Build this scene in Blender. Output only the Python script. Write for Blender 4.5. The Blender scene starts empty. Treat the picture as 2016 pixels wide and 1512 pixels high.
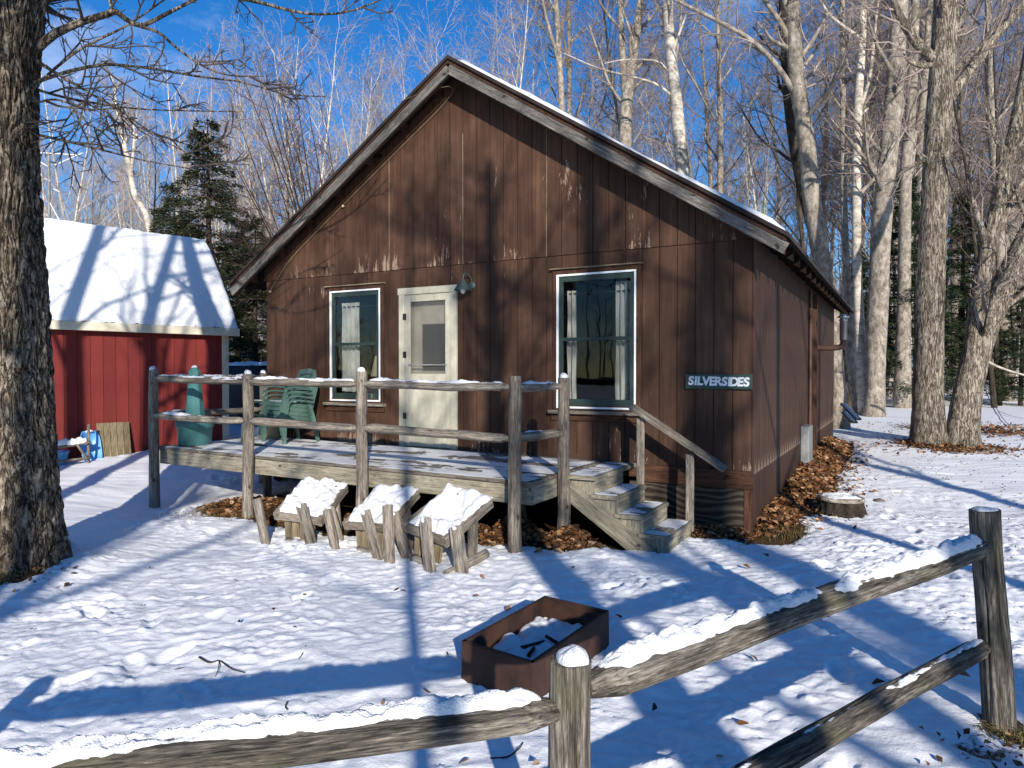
import bpy, bmesh, math, random
import numpy as np
from mathutils import Vector, Matrix, Quaternion

# ------------------------------------------------------------------ camera, sky, sun, exposure
scn = bpy.context.scene
COL = scn.collection
FPX, CAMZ, PITCH = 1398.0, 1.70, math.atan(23 / 1398.0)     # measured from the photograph
cam_d = bpy.data.cameras.new('camera'); cam = bpy.data.objects.new('camera', cam_d); COL.objects.link(cam)
cam.location = (0, 0, CAMZ); cam.rotation_euler = (math.radians(90) - PITCH, 0, 0)
cam_d.sensor_width = 36; cam_d.lens = FPX / 2016 * 36; cam_d.clip_start = 0.05; cam_d.clip_end = 600
scn.camera = cam
SUN_EL = math.radians(19.5); SX, SY = 0.17, -0.9854          # horizontal direction towards the sun
w = bpy.data.worlds.new('World'); scn.world = w; w.use_nodes = True
nt = w.node_tree; bg = nt.nodes['Background']
sky = nt.nodes.new('ShaderNodeTexSky'); sky.sky_type = 'NISHITA'; sky.sun_disc = False
sky.sun_elevation = SUN_EL; sky.sun_rotation = math.atan2(SX, SY)
sky.altitude = 900; sky.air_density = 1.0; sky.dust_density = 0.0; sky.ozone_density = 3.0
# thin high cloud, the same all round the sky
tc = nt.nodes.new('ShaderNodeTexCoord'); mp = nt.nodes.new('ShaderNodeMapping'); mp.inputs['Scale'].default_value = (1.3, 1.3, 3.2)
nz = nt.nodes.new('ShaderNodeTexNoise'); nz.inputs['Scale'].default_value = 2.1; nz.inputs['Detail'].default_value = 7; nz.inputs['Roughness'].default_value = 0.62
cr = nt.nodes.new('ShaderNodeValToRGB'); cr.color_ramp.elements[0].position = 0.56; cr.color_ramp.elements[1].position = 0.80
cr.color_ramp.elements[1].color = (0.55, 0.55, 0.55, 1)
hs = nt.nodes.new('ShaderNodeHueSaturation'); hs.inputs['Saturation'].default_value = 1.34; hs.inputs['Hue'].default_value = 0.508
mx = nt.nodes.new('ShaderNodeMixRGB'); mx.inputs[2].default_value = (6.5, 7.0, 8.0, 1)
nt.links.new(tc.outputs['Generated'], mp.inputs['Vector']); nt.links.new(mp.outputs[0], nz.inputs['Vector'])
nt.links.new(nz.outputs['Fac'], cr.inputs[0]); nt.links.new(cr.outputs[0], mx.inputs[0])
nt.links.new(sky.outputs[0], hs.inputs['Color']); nt.links.new(hs.outputs[0], mx.inputs[1]); nt.links.new(mx.outputs[0], bg.inputs['Color'])
bg.inputs['Strength'].default_value = 0.125
sun_d = bpy.data.lights.new('sun', 'SUN'); sun = bpy.data.objects.new('sun', sun_d); COL.objects.link(sun)
sun_d.energy = 5.0; sun_d.angle = math.radians(0.55); sun_d.color = (1.0, 0.93, 0.82)
to_sun = Vector((SX * math.cos(SUN_EL), SY * math.cos(SUN_EL), math.sin(SUN_EL)))
sun.rotation_euler = to_sun.to_track_quat('Z', 'Y').to_euler(); sun.location = to_sun * 40
scn.view_settings.view_transform = 'Standard'; scn.view_settings.look = 'None'
scn.view_settings.exposure = 0.36; scn.view_settings.gamma = 1.0
scn.cycles.max_bounces = 6; scn.cycles.transparent_max_bounces = 8; scn.cycles.use_denoising = True

# ------------------------------------------------------------------ measuring helpers
def at(px, py, Y):
    """world point at depth Y (metres from the camera) that the photograph shows at pixel px, py"""
    v = np.array([(px - 1008) / FPX, 1.0, -(py - 756) / FPX]); c, s = math.cos(PITCH), math.sin(PITCH)
    r = np.array([v[0], v[1] * c + v[2] * s, v[2] * c - v[1] * s])
    return np.array([0, 0, CAMZ]) + r * (Y / r[1])
TH = math.radians(-28.95)
CAB = (-3.838, 11.120)
cd, cb = np.array([math.cos(TH), math.sin(TH)]), np.array([-math.sin(TH), math.cos(TH)])
def cab(s, t, z=0.0):
    """cabin coordinates (along the front wall, into the house, up) to world"""
    p = np.array(CAB) + cd * s + cb * t
    return np.array([p[0], p[1], z])

# ------------------------------------------------------------------ noise
_rs = np.random.RandomState(7)
_perm = np.concatenate([_rs.permutation(256)] * 3)
_g = _rs.normal(size=(256, 3)); _g /= np.linalg.norm(_g, axis=1)[:, None]
def perlin(x, y, z=0.0):
    x, y, z = np.broadcast_arrays(np.asarray(x, float), np.asarray(y, float), np.asarray(z, float))
    xi, yi, zi = [np.floor(a).astype(int) for a in (x, y, z)]
    xf, yf, zf = x - xi, y - yi, z - zi
    u, v, q = [f * f * f * (f * (f * 6 - 15) + 10) for f in (xf, yf, zf)]
    def gr(dx, dy, dz):
        h = _perm[_perm[_perm[(xi + dx) & 255] + ((yi + dy) & 255)] + ((zi + dz) & 255)]
        g = _g[h]
        return g[..., 0] * (xf - dx) + g[..., 1] * (yf - dy) + g[..., 2] * (zf - dz)
    l = lambda a, b, t: a + (b - a) * t
    return l(l(l(gr(0,0,0), gr(1,0,0), u), l(gr(0,1,0), gr(1,1,0), u), v), l(l(gr(0,0,1), gr(1,0,1), u), l(gr(0,1,1), gr(1,1,1), u), v), q) * 1.6
def fbm(x, y, z=0.0, o=4):
    r, a = 0.0, 1.0
    for i in range(o):
        r = r + a * perlin(np.asarray(x) * 2**i + 17.3 * i, np.asarray(y) * 2**i + 5.1 * i, np.asarray(z) * 2**i); a *= 0.5
    return r
def sstep(a, b, x):
    t = np.clip((np.asarray(x, float) - a) / (b - a), 0, 1); return t * t * (3 - 2 * t)

# ------------------------------------------------------------------ objects
def mesh_np(name, V, Fq, mat=None, smooth=False, tri=False):
    """mesh from numpy verts and equal-size faces"""
    V = np.asarray(V, np.float32); Fq = np.asarray(Fq, np.int32)
    me = bpy.data.meshes.new(name); k = Fq.shape[1]
    me.vertices.add(len(V)); me.vertices.foreach_set('co', V.ravel())
    me.loops.add(Fq.size); me.loops.foreach_set('vertex_index', Fq.ravel())
    me.polygons.add(len(Fq)); me.polygons.foreach_set('loop_start', np.arange(len(Fq), dtype=np.int32) * k)
    me.polygons.foreach_set('loop_total', np.full(len(Fq), k, np.int32))
    if smooth: me.polygons.foreach_set('use_smooth', np.ones(len(Fq), bool))
    me.update(calc_edges=True)
    if mat: me.materials.append(mat)
    return me
def mesh_py(name, V, F, mat=None, smooth=False):
    me = bpy.data.meshes.new(name); me.from_pydata([tuple(map(float, v)) for v in V], [], [tuple(f) for f in F]); me.update()
    if smooth: me.polygons.foreach_set('use_smooth', np.ones(len(me.polygons), bool))
    if mat: me.materials.append(mat)
    return me
def obj(name, me, parent=None, M=None):
    o = bpy.data.objects.new(name, me); COL.objects.link(o)
    if parent: o.parent = parent
    if M is not None: o.matrix_basis = M
    return o
def tag(o, label=None, cat=None, group=None, kind=None):
    if label: o['label'] = label
    if cat: o['category'] = cat
    if group: o['group'] = group
    if kind: o['kind'] = kind
    return o
def empty(name, loc=(0, 0, 0), rz=0.0, parent=None):
    o = bpy.data.objects.new(name, None); COL.objects.link(o); o.location = [float(a) for a in loc]; o.rotation_euler = (0, 0, rz)
    o.empty_display_size = 0.1
    if parent: o.parent = parent
    return o
def copy_tree(o, parent=None):
    c = o.copy(); COL.objects.link(c); c.parent = parent
    for ch in o.children: copy_tree(ch, c)
    return c
def frame(A, B, up=(0, 0, 1)):
    """matrix at A with local Z along AB and local Y as near as can be to up"""
    A, B = Vector(A), Vector(B); z = (B - A).normalized(); u = Vector(up)
    x = u.cross(z)
    if x.length < 1e-4: x = Vector((1, 0, 0)).cross(z) if abs(z.x) < .9 else Vector((0, 1, 0)).cross(z)
    x.normalize(); y = z.cross(x)
    M = Matrix(((x.x, y.x, z.x, A.x), (x.y, y.y, z.y, A.y), (x.z, y.z, z.z, A.z), (0, 0, 0, 1)))
    return M, (B - A).length
_rng = random.Random(5)
def prism(name, poly, L, mat, chamfer=None):
    n = len(poly); V = [(x, y, 0) for x, y in poly] + [(x, y, L) for x, y in poly]
    F = [tuple(range(n - 1, -1, -1)), tuple(range(n, 2 * n))] + [(i, (i + 1) % n, n + (i + 1) % n, n + i) for i in range(n)]
    return mesh_py(name, V, F, mat)
def plank(name, A, B, wd, th, mat, parent=None, up=(0, 0, 1), ch=0.006):
    """a chamfered board from A to B; up is its thickness direction"""
    M, L = frame(A, B, up); a, b = wd / 2, th / 2; c = min(ch, a * .5, b * .5)
    poly = [(-a + c, -b), (a - c, -b), (a, -b + c), (a, b - c), (a - c, b), (-a + c, b), (-a, b - c), (-a, -b + c)]
    return obj(name, prism(name, poly, L, mat), parent, M)
def box(name, lo, hi, mat, parent=None, ch=0.0):
    """axis-aligned box in the parent's coordinates, grain upright"""
    lo, hi = np.minimum(lo, hi), np.maximum(lo, hi)
    return plank(name, ((lo[0] + hi[0]) / 2, (lo[1] + hi[1]) / 2, lo[2]), ((lo[0] + hi[0]) / 2, (lo[1] + hi[1]) / 2, hi[2]), hi[0] - lo[0], hi[1] - lo[1], mat, parent, up=(0, 1, 0), ch=ch)
def raw_box(lo, hi):
    x0, y0, z0 = lo; x1, y1, z1 = hi
    return [(x0,y0,z0),(x1,y0,z0),(x1,y1,z0),(x0,y1,z0),(x0,y0,z1),(x1,y0,z1),(x1,y1,z1),(x0,y1,z1)], [(3,2,1,0),(4,5,6,7),(0,1,5,4),(1,2,6,5),(2,3,7,6),(3,0,4,7)]
def boxes_mesh(name, bl, mat):
    V, F = [], []
    for lo, hi in bl:
        v, f = raw_box(lo, hi); k = len(V); V += v; F += [tuple(i + k for i in q) for q in f]
    return mesh_py(name, V, F, mat)
def log_mesh(name, L, r0, r1, mat, sides=14, rings=12, wob=0.06, seed=0, tip0=1.0, tip1=1.0, dome=0.0, flat=1.0, cracks=0):
    """a round post or rail along local Z, a little uneven; tip0 / tip1 narrow the ends"""
    zs = np.linspace(0, 1, rings); a = np.linspace(0, 2 * np.pi, sides, endpoint=False)
    Z, Aa = np.meshgrid(zs, a, indexing='ij')
    R = r0 + (r1 - r0) * Z
    R = R * (1 - (1 - tip0) * np.clip(1 - Z * L / 0.12, 0, 1)) * (1 - (1 - tip1) * np.clip(1 - (1 - Z) * L / 0.12, 0, 1))
    if dome: R = R * np.where((1 - Z) * L < dome, np.sqrt(np.clip(1 - ((dome - (1 - Z) * L) / dome) ** 2 * .8, .05, 1)), 1)
    n = perlin(np.cos(Aa) * 1.1 + seed * 3.1, np.sin(Aa) * 1.1, Z * L * 2.0 + seed) + .5 * perlin(np.cos(Aa) * 3 + seed, np.sin(Aa) * 3, Z * L * 1.2)
    R = R * (1 + wob * n)
    if cracks:                                  # drying splits, knots and weathered ridges cut into the surface
        rc_ = np.random.RandomState(int(seed * 10) % 1000); R = R * (1 + .018 * perlin(np.cos(Aa) * 9 + seed, np.sin(Aa) * 9, Z * L * 2.2) + .010 * perlin(np.cos(Aa) * 20, np.sin(Aa) * 20 + seed, Z * L * 7))
        for k in range(cracks):
            a0, z0, hl = rc_.uniform(0, 6.28), rc_.uniform(0, 1), rc_.uniform(.12, .45); mean = a0 + .25 * perlin(Z * L * 1.6 + k * 7, seed, k); dA = (Aa - mean + np.pi) % (2 * np.pi) - np.pi
            R = R - r0 * rc_.uniform(.10, .22) * np.exp(-(dA / .055) ** 2) * np.clip(1 - np.abs(Z - z0) / hl, 0, 1) ** .5
        for k in range(max(2, cracks // 2)):
            a0, z0 = rc_.uniform(0, 6.28), rc_.uniform(.1, .9); dA = ((Aa - a0 + np.pi) % (2 * np.pi) - np.pi) * r0; q = (dA ** 2 + ((Z - z0) * L) ** 2) / .018 ** 2; R = R + .007 * np.exp(-q) - .010 * np.exp(-q * 6)
    bx = perlin(zs * L * 1.3 + seed * 1.7, 0.5, seed) * r0 * .25; by = perlin(zs * L * 1.3 + seed * 2.7, 9.5, seed) * r0 * .25
    V = np.stack([R * np.cos(Aa) + bx[:, None], R * np.sin(Aa) * flat + by[:, None], Z * L], -1).reshape(-1, 3)
    V = np.vstack([V, [[bx[0], by[0], 0]], [[bx[-1], by[-1], L + dome * .05]]])
    F = [(i * sides + j, i * sides + (j + 1) % sides, (i + 1) * sides + (j + 1) % sides, (i + 1) * sides + j) for i in range(rings - 1) for j in range(sides)]
    c0, c1 = len(V) - 2, len(V) - 1; b = (rings - 1) * sides
    F += [(c0, (j + 1) % sides, j) for j in range(sides)] + [(c1, b + j, b + (j + 1) % sides) for j in range(sides)]
    me = mesh_py(name, V, F, mat, smooth=True)
    me.polygons.foreach_set('use_smooth', np.array([len(f) == 4 for f in F], bool))
    return me
def log(name, A, B, r0, r1, mat, parent=None, up=(0, 0, 1), **k):
    M, L = frame(A, B, up); return obj(name, log_mesh(name, L, r0, r1, mat, **k), parent, M)
def lathe(name, prof, mat, sides=24, smooth=True, closed=True):
    V, F = [], []
    for r, z in prof:
        for j in range(sides): V.append((r * math.cos(2 * math.pi * j / sides), r * math.sin(2 * math.pi * j / sides), z))
    for i in range(len(prof) - 1):
        for j in range(sides): F.append((i * sides + j, i * sides + (j + 1) % sides, (i + 1) * sides + (j + 1) % sides, (i + 1) * sides + j))
    if closed: F += [tuple(range(sides - 1, -1, -1)), tuple((len(prof) - 1) * sides + j for j in range(sides))]
    return mesh_py(name, V, F, mat, smooth)
def tubes(name, br, mat):
    """one mesh of many tapering branches: br = [(points Nx3, radii N, sides)]"""
    groups = {}
    for p, r, s in br: groups.setdefault((len(p), s), []).append((p, r))
    Vs, Fs, base = [], [], 0
    for (n, s), L in groups.items():
        P = np.array([a for a, _ in L], float); R = np.array([b for _, b in L], float)
        T = np.gradient(P, axis=1); T /= np.linalg.norm(T, axis=2, keepdims=True) + 1e-9
        ref = np.array([0.36, 0.93, 0.07]); N1 = np.cross(T, ref); N1 /= np.linalg.norm(N1, axis=2, keepdims=True) + 1e-9; N2 = np.cross(T, N1)
        a = np.arange(s) * 2 * np.pi / s
        V = P[:, :, None, :] + R[:, :, None, None] * (np.cos(a)[None, None, :, None] * N1[:, :, None, :] + np.sin(a)[None, None, :, None] * N2[:, :, None, :])
        m = len(L); idx = np.arange(m * n * s).reshape(m, n, s) + base
        q = np.stack([idx[:, :-1, :], np.roll(idx, -1, 2)[:, :-1, :], np.roll(idx, -1, 2)[:, 1:, :], idx[:, 1:, :]], -1).reshape(-1, 4)
        Vs.append(V.reshape(-1, 3)); Fs.append(q); base += m * n * s
    return mesh_np(name, np.vstack(Vs), np.vstack(Fs), mat, smooth=True)
def resample(pts, n):
    """Catmull-Rom through the points (any number of columns)"""
    P = np.array(pts, float); P = np.vstack([2 * P[0] - P[1], P, 2 * P[-1] - P[-2]]); m = len(P) - 3
    t = np.linspace(0, m - 1e-6, n); i = t.astype(int); f = (t - i)[:, None]
    a, b, c, d = P[i], P[i + 1], P[i + 2], P[i + 3]
    return 0.5 * (2 * b + (c - a) * f + (2 * a - 5 * b + 4 * c - d) * f**2 + (3 * b - a - 3 * c + d) * f**3)

# ------------------------------------------------------------------ materials
class NB:
    def __init__(self, name, rough=0.8, spec=0.3):
        self.m = bpy.data.materials.new(name); self.m.use_nodes = True; self.t = self.m.node_tree; self.N = self.t.nodes; self.Lk = self.t.links
        self.b = self.N['Principled BSDF']; self.b.inputs['Roughness'].default_value = rough; self.b.inputs['Specular IOR Level'].default_value = spec
        self.tc = self.N.new('ShaderNodeTexCoord')
    def link(self, a, b): self.Lk.new(a, b)
    def vec(self, scale=(1, 1, 1), space='Object'):
        mp = self.N.new('ShaderNodeMapping'); mp.inputs['Scale'].default_value = scale; self.link(self.tc.outputs[space], mp.inputs['Vector']); return mp.outputs[0]
    def pos(self, scale=(1, 1, 1)):
        g = self.N.new('ShaderNodeNewGeometry'); mp = self.N.new('ShaderNodeMapping'); mp.inputs['Scale'].default_value = scale; self.link(g.outputs['Position'], mp.inputs['Vector']); return mp.outputs[0]
    def noise(self, v, scale=1.0, detail=4, rough=0.55, dist=0.0):
        n = self.N.new('ShaderNodeTexNoise'); n.inputs['Scale'].default_value = scale; n.inputs['Detail'].default_value = detail; n.inputs['Roughness'].default_value = rough; n.inputs['Distortion'].default_value = dist
        self.link(v, n.inputs['Vector']); return n.outputs['Fac']
    def ramp(self, f, stops, interp='LINEAR'):
        r = self.N.new('ShaderNodeValToRGB'); e = r.color_ramp.elements; r.color_ramp.interpolation = interp
        while len(e) < len(stops): e.new(0.5)
        for el, (p, c) in zip(e, stops):
            el.position = p; el.color = (c, c, c, 1) if isinstance(c, (int, float)) else (*c, 1)
        self.link(f, r.inputs[0]); return r.outputs[0]
    def mix(self, f, a, b, mode='MIX'):
        m = self.N.new('ShaderNodeMixRGB'); m.blend_type = mode
        for s, v in ((0, f), (1, a), (2, b)):
            if isinstance(v, (int, float)): m.inputs[s].default_value = v if s == 0 else (v, v, v, 1)
            elif isinstance(v, tuple): m.inputs[s].default_value = (*v, 1)
            else: self.link(v, m.inputs[s])
        return m.outputs[0]
    def math(self, op, a, b=0.0):
        m = self.N.new('ShaderNodeMath'); m.operation = op
        for s, v in ((0, a), (1, b)):
            if isinstance(v, (int, float)): m.inputs[s].default_value = v
            else: self.link(v, m.inputs[s])
        return m.outputs[0]
    def vary(self, c, lo=0.8, hi=1.15):
        oi = self.N.new('ShaderNodeObjectInfo'); return self.mix(1.0, c, self.ramp(oi.outputs['Random'], [(0, lo), (1, hi)]), 'MULTIPLY')
    def island(self): return self.N.new('ShaderNodeNewGeometry').outputs['Random Per Island']
    def color(self, c):
        if isinstance(c, tuple): self.b.inputs['Base Color'].default_value = (*c, 1)
        else: self.link(c, self.b.inputs['Base Color'])
        return self
    def bump(self, h, strength=0.5, dist=0.01):
        b = self.N.new('ShaderNodeBump'); b.inputs['Strength'].default_value = strength; b.inputs['Distance'].default_value = dist
        self.link(h, b.inputs['Height']); self.link(b.outputs[0], self.b.inputs['Normal']); return self
    def sepz(self, v, k='Z'):
        s = self.N.new('ShaderNodeSeparateXYZ'); self.link(v, s.inputs[0]); return s.outputs[k]

MT = {}
def wood(name, dark, mid, light, vary=(0.75, 1.15), green=None, rough=0.9):
    n = NB(name, rough, 0.2)
    a = n.noise(n.vec((30, 30, 2.6)), 1.0, 9, 0.72, 0.6); b = n.noise(n.vec((130, 130, 14)), 1.0, 4, 0.7); c = n.noise(n.vec((5, 5, 2.5)), 1.0, 3)
    h = n.math('ADD', n.math('MULTIPLY', a, 0.6), n.math('MULTIPLY', b, 0.4))
    col = n.ramp(h, [(0.38, dark), (0.50, mid), (0.61, light)])
    ck = n.ramp(n.noise(n.vec((42, 42, 0.9)), 1.0, 4, 0.6, 0.8), [(0.485, 1.0), (0.50, 0.0), (0.515, 1.0)])
    kn = n.ramp(n.noise(n.vec((16, 16, 9)), 1.0, 1, 0.4), [(0.70, 1.0), (0.76, 0.25)])
    col = n.mix(1.0, col, n.mix(1.0, n.mix(0.55, (1.0, 1.0, 1.0), ck), kn, 'MULTIPLY'), 'MULTIPLY')
    h = n.math('ADD', h, n.math('MULTIPLY', ck, 0.35))
    col = n.mix(n.ramp(c, [(0.35, 0.0), (0.70, 0.5)]), col, n.mix(1.0, col, (0.62, 0.62, 0.66), 'MULTIPLY'))
    if green: col = n.mix(n.ramp(n.noise(n.vec((3, 3, 3)), 1.0, 3), [(0.52, 0.0), (0.7, 0.55)]), col, green)
    n.color(n.vary(col, *vary)); n.bump(h, 0.9, 0.008); MT[name] = n.m; return n.m
wood('weathered_wood', (0.065, 0.054, 0.044), (0.215, 0.185, 0.150), (0.40, 0.355, 0.295))
wood('old_fence_wood', (0.022, 0.019, 0.016), (0.110, 0.095, 0.078), (0.31, 0.275, 0.23), green=(0.15, 0.14, 0.08))
wood('stair_wood', (0.13, 0.115, 0.085), (0.30, 0.27, 0.205), (0.44, 0.40, 0.31), green=(0.19, 0.185, 0.12))
wood('grey_fascia', (0.05, 0.045, 0.04), (0.165, 0.15, 0.133), (0.32, 0.29, 0.255))
wood('panel_wood', (0.10, 0.08, 0.05), (0.24, 0.19, 0.12), (0.38, 0.31, 0.21))
wood('eave_shade_wood', (0.008, 0.004, 0.003), (0.018, 0.010, 0.007), (0.032, 0.018, 0.013))  # brown wood with the shade under the eaves put into its colour
wood('brown_wood', (0.035, 0.016, 0.010), (0.075, 0.036, 0.022), (0.115, 0.058, 0.037))

def siding():
    n = NB('brown_siding', 0.75, 0.25); v = n.vec()
    z = n.sepz(v)
    big = n.noise(n.vec((1.6, 1.6, 0.8)), 1.0, 5, 0.6); gr = n.noise(n.vec((45, 45, 1.5)), 1.0, 6, 0.65)
    col = n.ramp(n.math('ADD', n.math('MULTIPLY', big, 0.65), n.math('MULTIPLY', gr, 0.35)), [(0.34, (0.030, 0.015, 0.0095)), (0.50, (0.067, 0.032, 0.0195)), (0.66, (0.118, 0.063, 0.040))])
    blot = n.ramp(n.noise(n.vec((0.9, 0.9, 0.55)), 1.0, 4, 0.6), [(0.36, 0.66), (0.62, 1.12)]); strk = n.ramp(n.noise(n.vec((14, 14, 0.45)), 1.0, 4, 0.6), [(0.35, 0.80), (0.65, 1.10)])
    col = n.mix(1.0, n.mix(1.0, col, blot, 'MULTIPLY'), strk, 'MULTIPLY')
    # peeling paint: upright flakes, thick just above each panel's lower edge
    fl = n.noise(n.vec((22, 22, 2.6)), 1.0, 5, 0.7); patch = n.noise(n.vec((1.1, 1.1, 0.9)), 1.0, 3, 0.5)
    def edge(z0, hgt): return n.math('MULTIPLY', n.ramp(n.math('DIVIDE', n.math('SUBTRACT', z, z0), hgt), [(0.0, 1.0), (1.0, 0.0)]), n.math('GREATER_THAN', z, z0))
    e = n.math('MAXIMUM', edge(3.12, 0.50), n.math('MULTIPLY', edge(0.60, 0.48), 1.9))
    th = n.math('ADD', n.math('MULTIPLY', e, 0.11), n.math('ADD', n.math('ADD', n.math('MULTIPLY', fl, 0.75), n.math('MULTIPLY', n.noise(n.vec((60, 60, 14)), 1.0, 3, 0.7), 0.25)), n.math('MULTIPLY', n.math('SUBTRACT', patch, 0.5), 0.75)))
    mask = n.ramp(th, [(0.695, 0.0), (0.73, 1.0)])
    col = n.mix(mask, n.vary(col, 0.84, 1.12), n.mix(gr, (0.13, 0.082, 0.058), (0.40, 0.29, 0.215)))
    n.color(col); n.bump(n.math('SUBTRACT', gr, n.math('MULTIPLY', mask, 0.5)), 0.45, 0.004); MT['siding'] = n.m
siding()
def red():
    n = NB('red_paint', 0.7, 0.25)
    big = n.noise(n.vec((1.5, 1.5, 1.0)), 1.0, 5, 0.6); gr = n.noise(n.vec((40, 40, 1.5)), 1.0, 5, 0.6)
    c = n.ramp(n.math('ADD', n.math('MULTIPLY', big, 0.5), n.math('MULTIPLY', gr, 0.5)), [(0.3, (0.112, 0.012, 0.011)), (0.7, (0.205, 0.032, 0.028))])
    n.color(n.vary(c, 0.86, 1.12)); n.bump(gr, 0.3, 0.004); MT['red'] = n.m
red()
def paint(key, c0, c1, rough=0.5, flake=None, vary=(0.95, 1.03), bumpk=0.25):
    n = NB(key, rough, 0.35); a = n.noise(n.vec((4, 4, 3)), 1.0, 6, 0.65)
    col = n.ramp(a, [(0.35, c0), (0.62, c1)])
    if flake:
        f = n.noise(n.vec((14, 14, 4)), 1.0, 5, 0.7); col = n.mix(n.ramp(f, [(0.66, 0.0), (0.69, 1.0)]), col, flake)
    n.color(n.vary(col, *vary)); n.bump(a, bumpk, 0.004); MT[key] = n.m
paint('cream', (0.37, 0.345, 0.26), (0.54, 0.51, 0.405), 0.5, (0.20, 0.15, 0.09))
paint('shed_trim', (0.50, 0.45, 0.33), (0.64, 0.60, 0.48), 0.6, (0.23, 0.19, 0.13))
paint('white_metal', (0.74, 0.75, 0.76), (0.84, 0.85, 0.86), 0.35)
paint('sash_green', (0.018, 0.032, 0.028), (0.030, 0.048, 0.042), 0.4, (0.34, 0.36, 0.33))
paint('resin_green', (0.055, 0.112, 0.090), (0.092, 0.165, 0.136), 0.5)
paint('dark_resin', (0.010, 0.030, 0.024), (0.020, 0.050, 0.040), 0.4)
paint('teal', (0.040, 0.135, 0.135), (0.070, 0.205, 0.200), 0.5)
paint('blue_plastic', (0.075, 0.26, 0.60), (0.12, 0.36, 0.74), 0.35)
paint('rust', (0.016, 0.009, 0.007), (0.062, 0.027, 0.018), 0.75, (0.11, 0.048, 0.024), (0.9, 1.1), 0.8)
paint('galvanised', (0.42, 0.43, 0.44), (0.60, 0.61, 0.62), 0.3); MT['galvanised'].node_tree.nodes['Principled BSDF'].inputs['Metallic'].default_value = 0.85
paint('grey_box', (0.17, 0.175, 0.17), (0.26, 0.265, 0.26), 0.5)
paint('pvc', (0.62, 0.62, 0.60), (0.74, 0.74, 0.72), 0.4)
paint('brown_metal', (0.045, 0.024, 0.018), (0.085, 0.046, 0.034), 0.55)
paint('lamp_green', (0.050, 0.075, 0.070), (0.085, 0.115, 0.110), 0.35)
paint('dark_iron', (0.012, 0.011, 0.010), (0.030, 0.027, 0.024), 0.5)
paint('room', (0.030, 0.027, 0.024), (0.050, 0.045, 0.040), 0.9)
paint('shingle', (0.018, 0.012, 0.010), (0.042, 0.028, 0.024), 0.95, None, (0.9, 1.1), 0.8)
paint('sign_green', (0.018, 0.045, 0.036), (0.035, 0.070, 0.058), 0.6)
paint('sign_white', (0.58, 0.62, 0.64), (0.76, 0.80, 0.82), 0.6)
paint('tarp', (0.006, 0.007, 0.009), (0.014, 0.016, 0.020), 0.6)
paint('stone', (0.05, 0.045, 0.04), (0.14, 0.125, 0.11), 0.9)
paint('bucket', (0.46, 0.40, 0.25), (0.55, 0.50, 0.34), 0.5)
paint('lampshade', (0.50, 0.42, 0.26), (0.58, 0.50, 0.33), 0.8)
paint('coat', (0.02, 0.022, 0.03), (0.03, 0.033, 0.042), 0.9)
def curtain():
    n = NB('curtain', 0.9, 0.1); c = n.noise(n.vec((9, 9, 5)), 1.0, 5, 0.6)
    n.color(n.ramp(c, [(0.3, (0.42, 0.42, 0.39)), (0.7, (0.66, 0.66, 0.62))])); MT['curtain'] = n.m
curtain()
def plywood():
    n = NB('plywood', 0.85, 0.2)
    wv = n.N.new('ShaderNodeTexWave'); wv.bands_direction = 'Z'; wv.inputs['Scale'].default_value = 2.2; wv.inputs['Distortion'].default_value = 17.0; wv.inputs['Detail'].default_value = 2.5; wv.inputs['Detail Scale'].default_value = 0.7
    n.link(n.vec((0.8, 1, 2.0)), wv.inputs['Vector'])
    n.color(n.ramp(wv.outputs['Fac'], [(0.20, (0.026, 0.019, 0.015)), (0.5, (0.050, 0.038, 0.030)), (0.9, (0.085, 0.068, 0.052))])); n.bump(wv.outputs['Fac'], 0.4, 0.004); MT['plywood'] = n.m
plywood()
def glass():
    n = NB('window_glass'); N = n.N; N.remove(n.b)
    g = N.new('ShaderNodeBsdfGlossy'); g.inputs['Roughness'].default_value = 0.012; tr = N.new('ShaderNodeBsdfTransparent'); tr.inputs['Color'].default_value = (0.84, 0.85, 0.85, 1)
    fr = N.new('ShaderNodeFresnel'); fr.inputs['IOR'].default_value = 1.36; ms = N.new('ShaderNodeMixShader')
    bp = N.new('ShaderNodeBump'); bp.inputs['Strength'].default_value = 0.05; bp.inputs['Distance'].default_value = 0.02
    n.link(n.noise(n.vec((2.5, 2.5, 2.5)), 1.0, 1), bp.inputs['Height']); n.link(bp.outputs[0], g.inputs['Normal'])
    n.link(fr.outputs[0], ms.inputs[0]); n.link(tr.outputs[0], ms.inputs[1]); n.link(g.outputs[0], ms.inputs[2]); n.link(ms.outputs[0], N['Material Output'].inputs['Surface']); MT['glass'] = n.m
glass()
def screen():
    n = NB('insect_screen', 0.7); N = n.N; n.color((0.13, 0.13, 0.125)); tr = N.new('ShaderNodeBsdfTransparent'); ms = N.new('ShaderNodeMixShader'); ms.inputs[0].default_value = 0.26
    n.link(tr.outputs[0], ms.inputs[1]); n.link(n.b.outputs[0], ms.inputs[2]); n.link(ms.outputs[0], N['Material Output'].inputs['Surface']); MT['screen'] = n.m
screen()
def snow():
    n = NB('snow', 0.55, 0.25); a = n.noise(n.pos((1, 1, 1)), 34.0, 5, 0.65); b = n.noise(n.pos((1, 1, 1)), 220.0, 2, 0.6)
    n.color((0.80, 0.81, 0.83)); n.bump(n.math('ADD', n.math('MULTIPLY', a, 0.8), n.math('MULTIPLY', b, 0.2)), 0.8, 0.03); MT['snow'] = n.m
snow()
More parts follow.
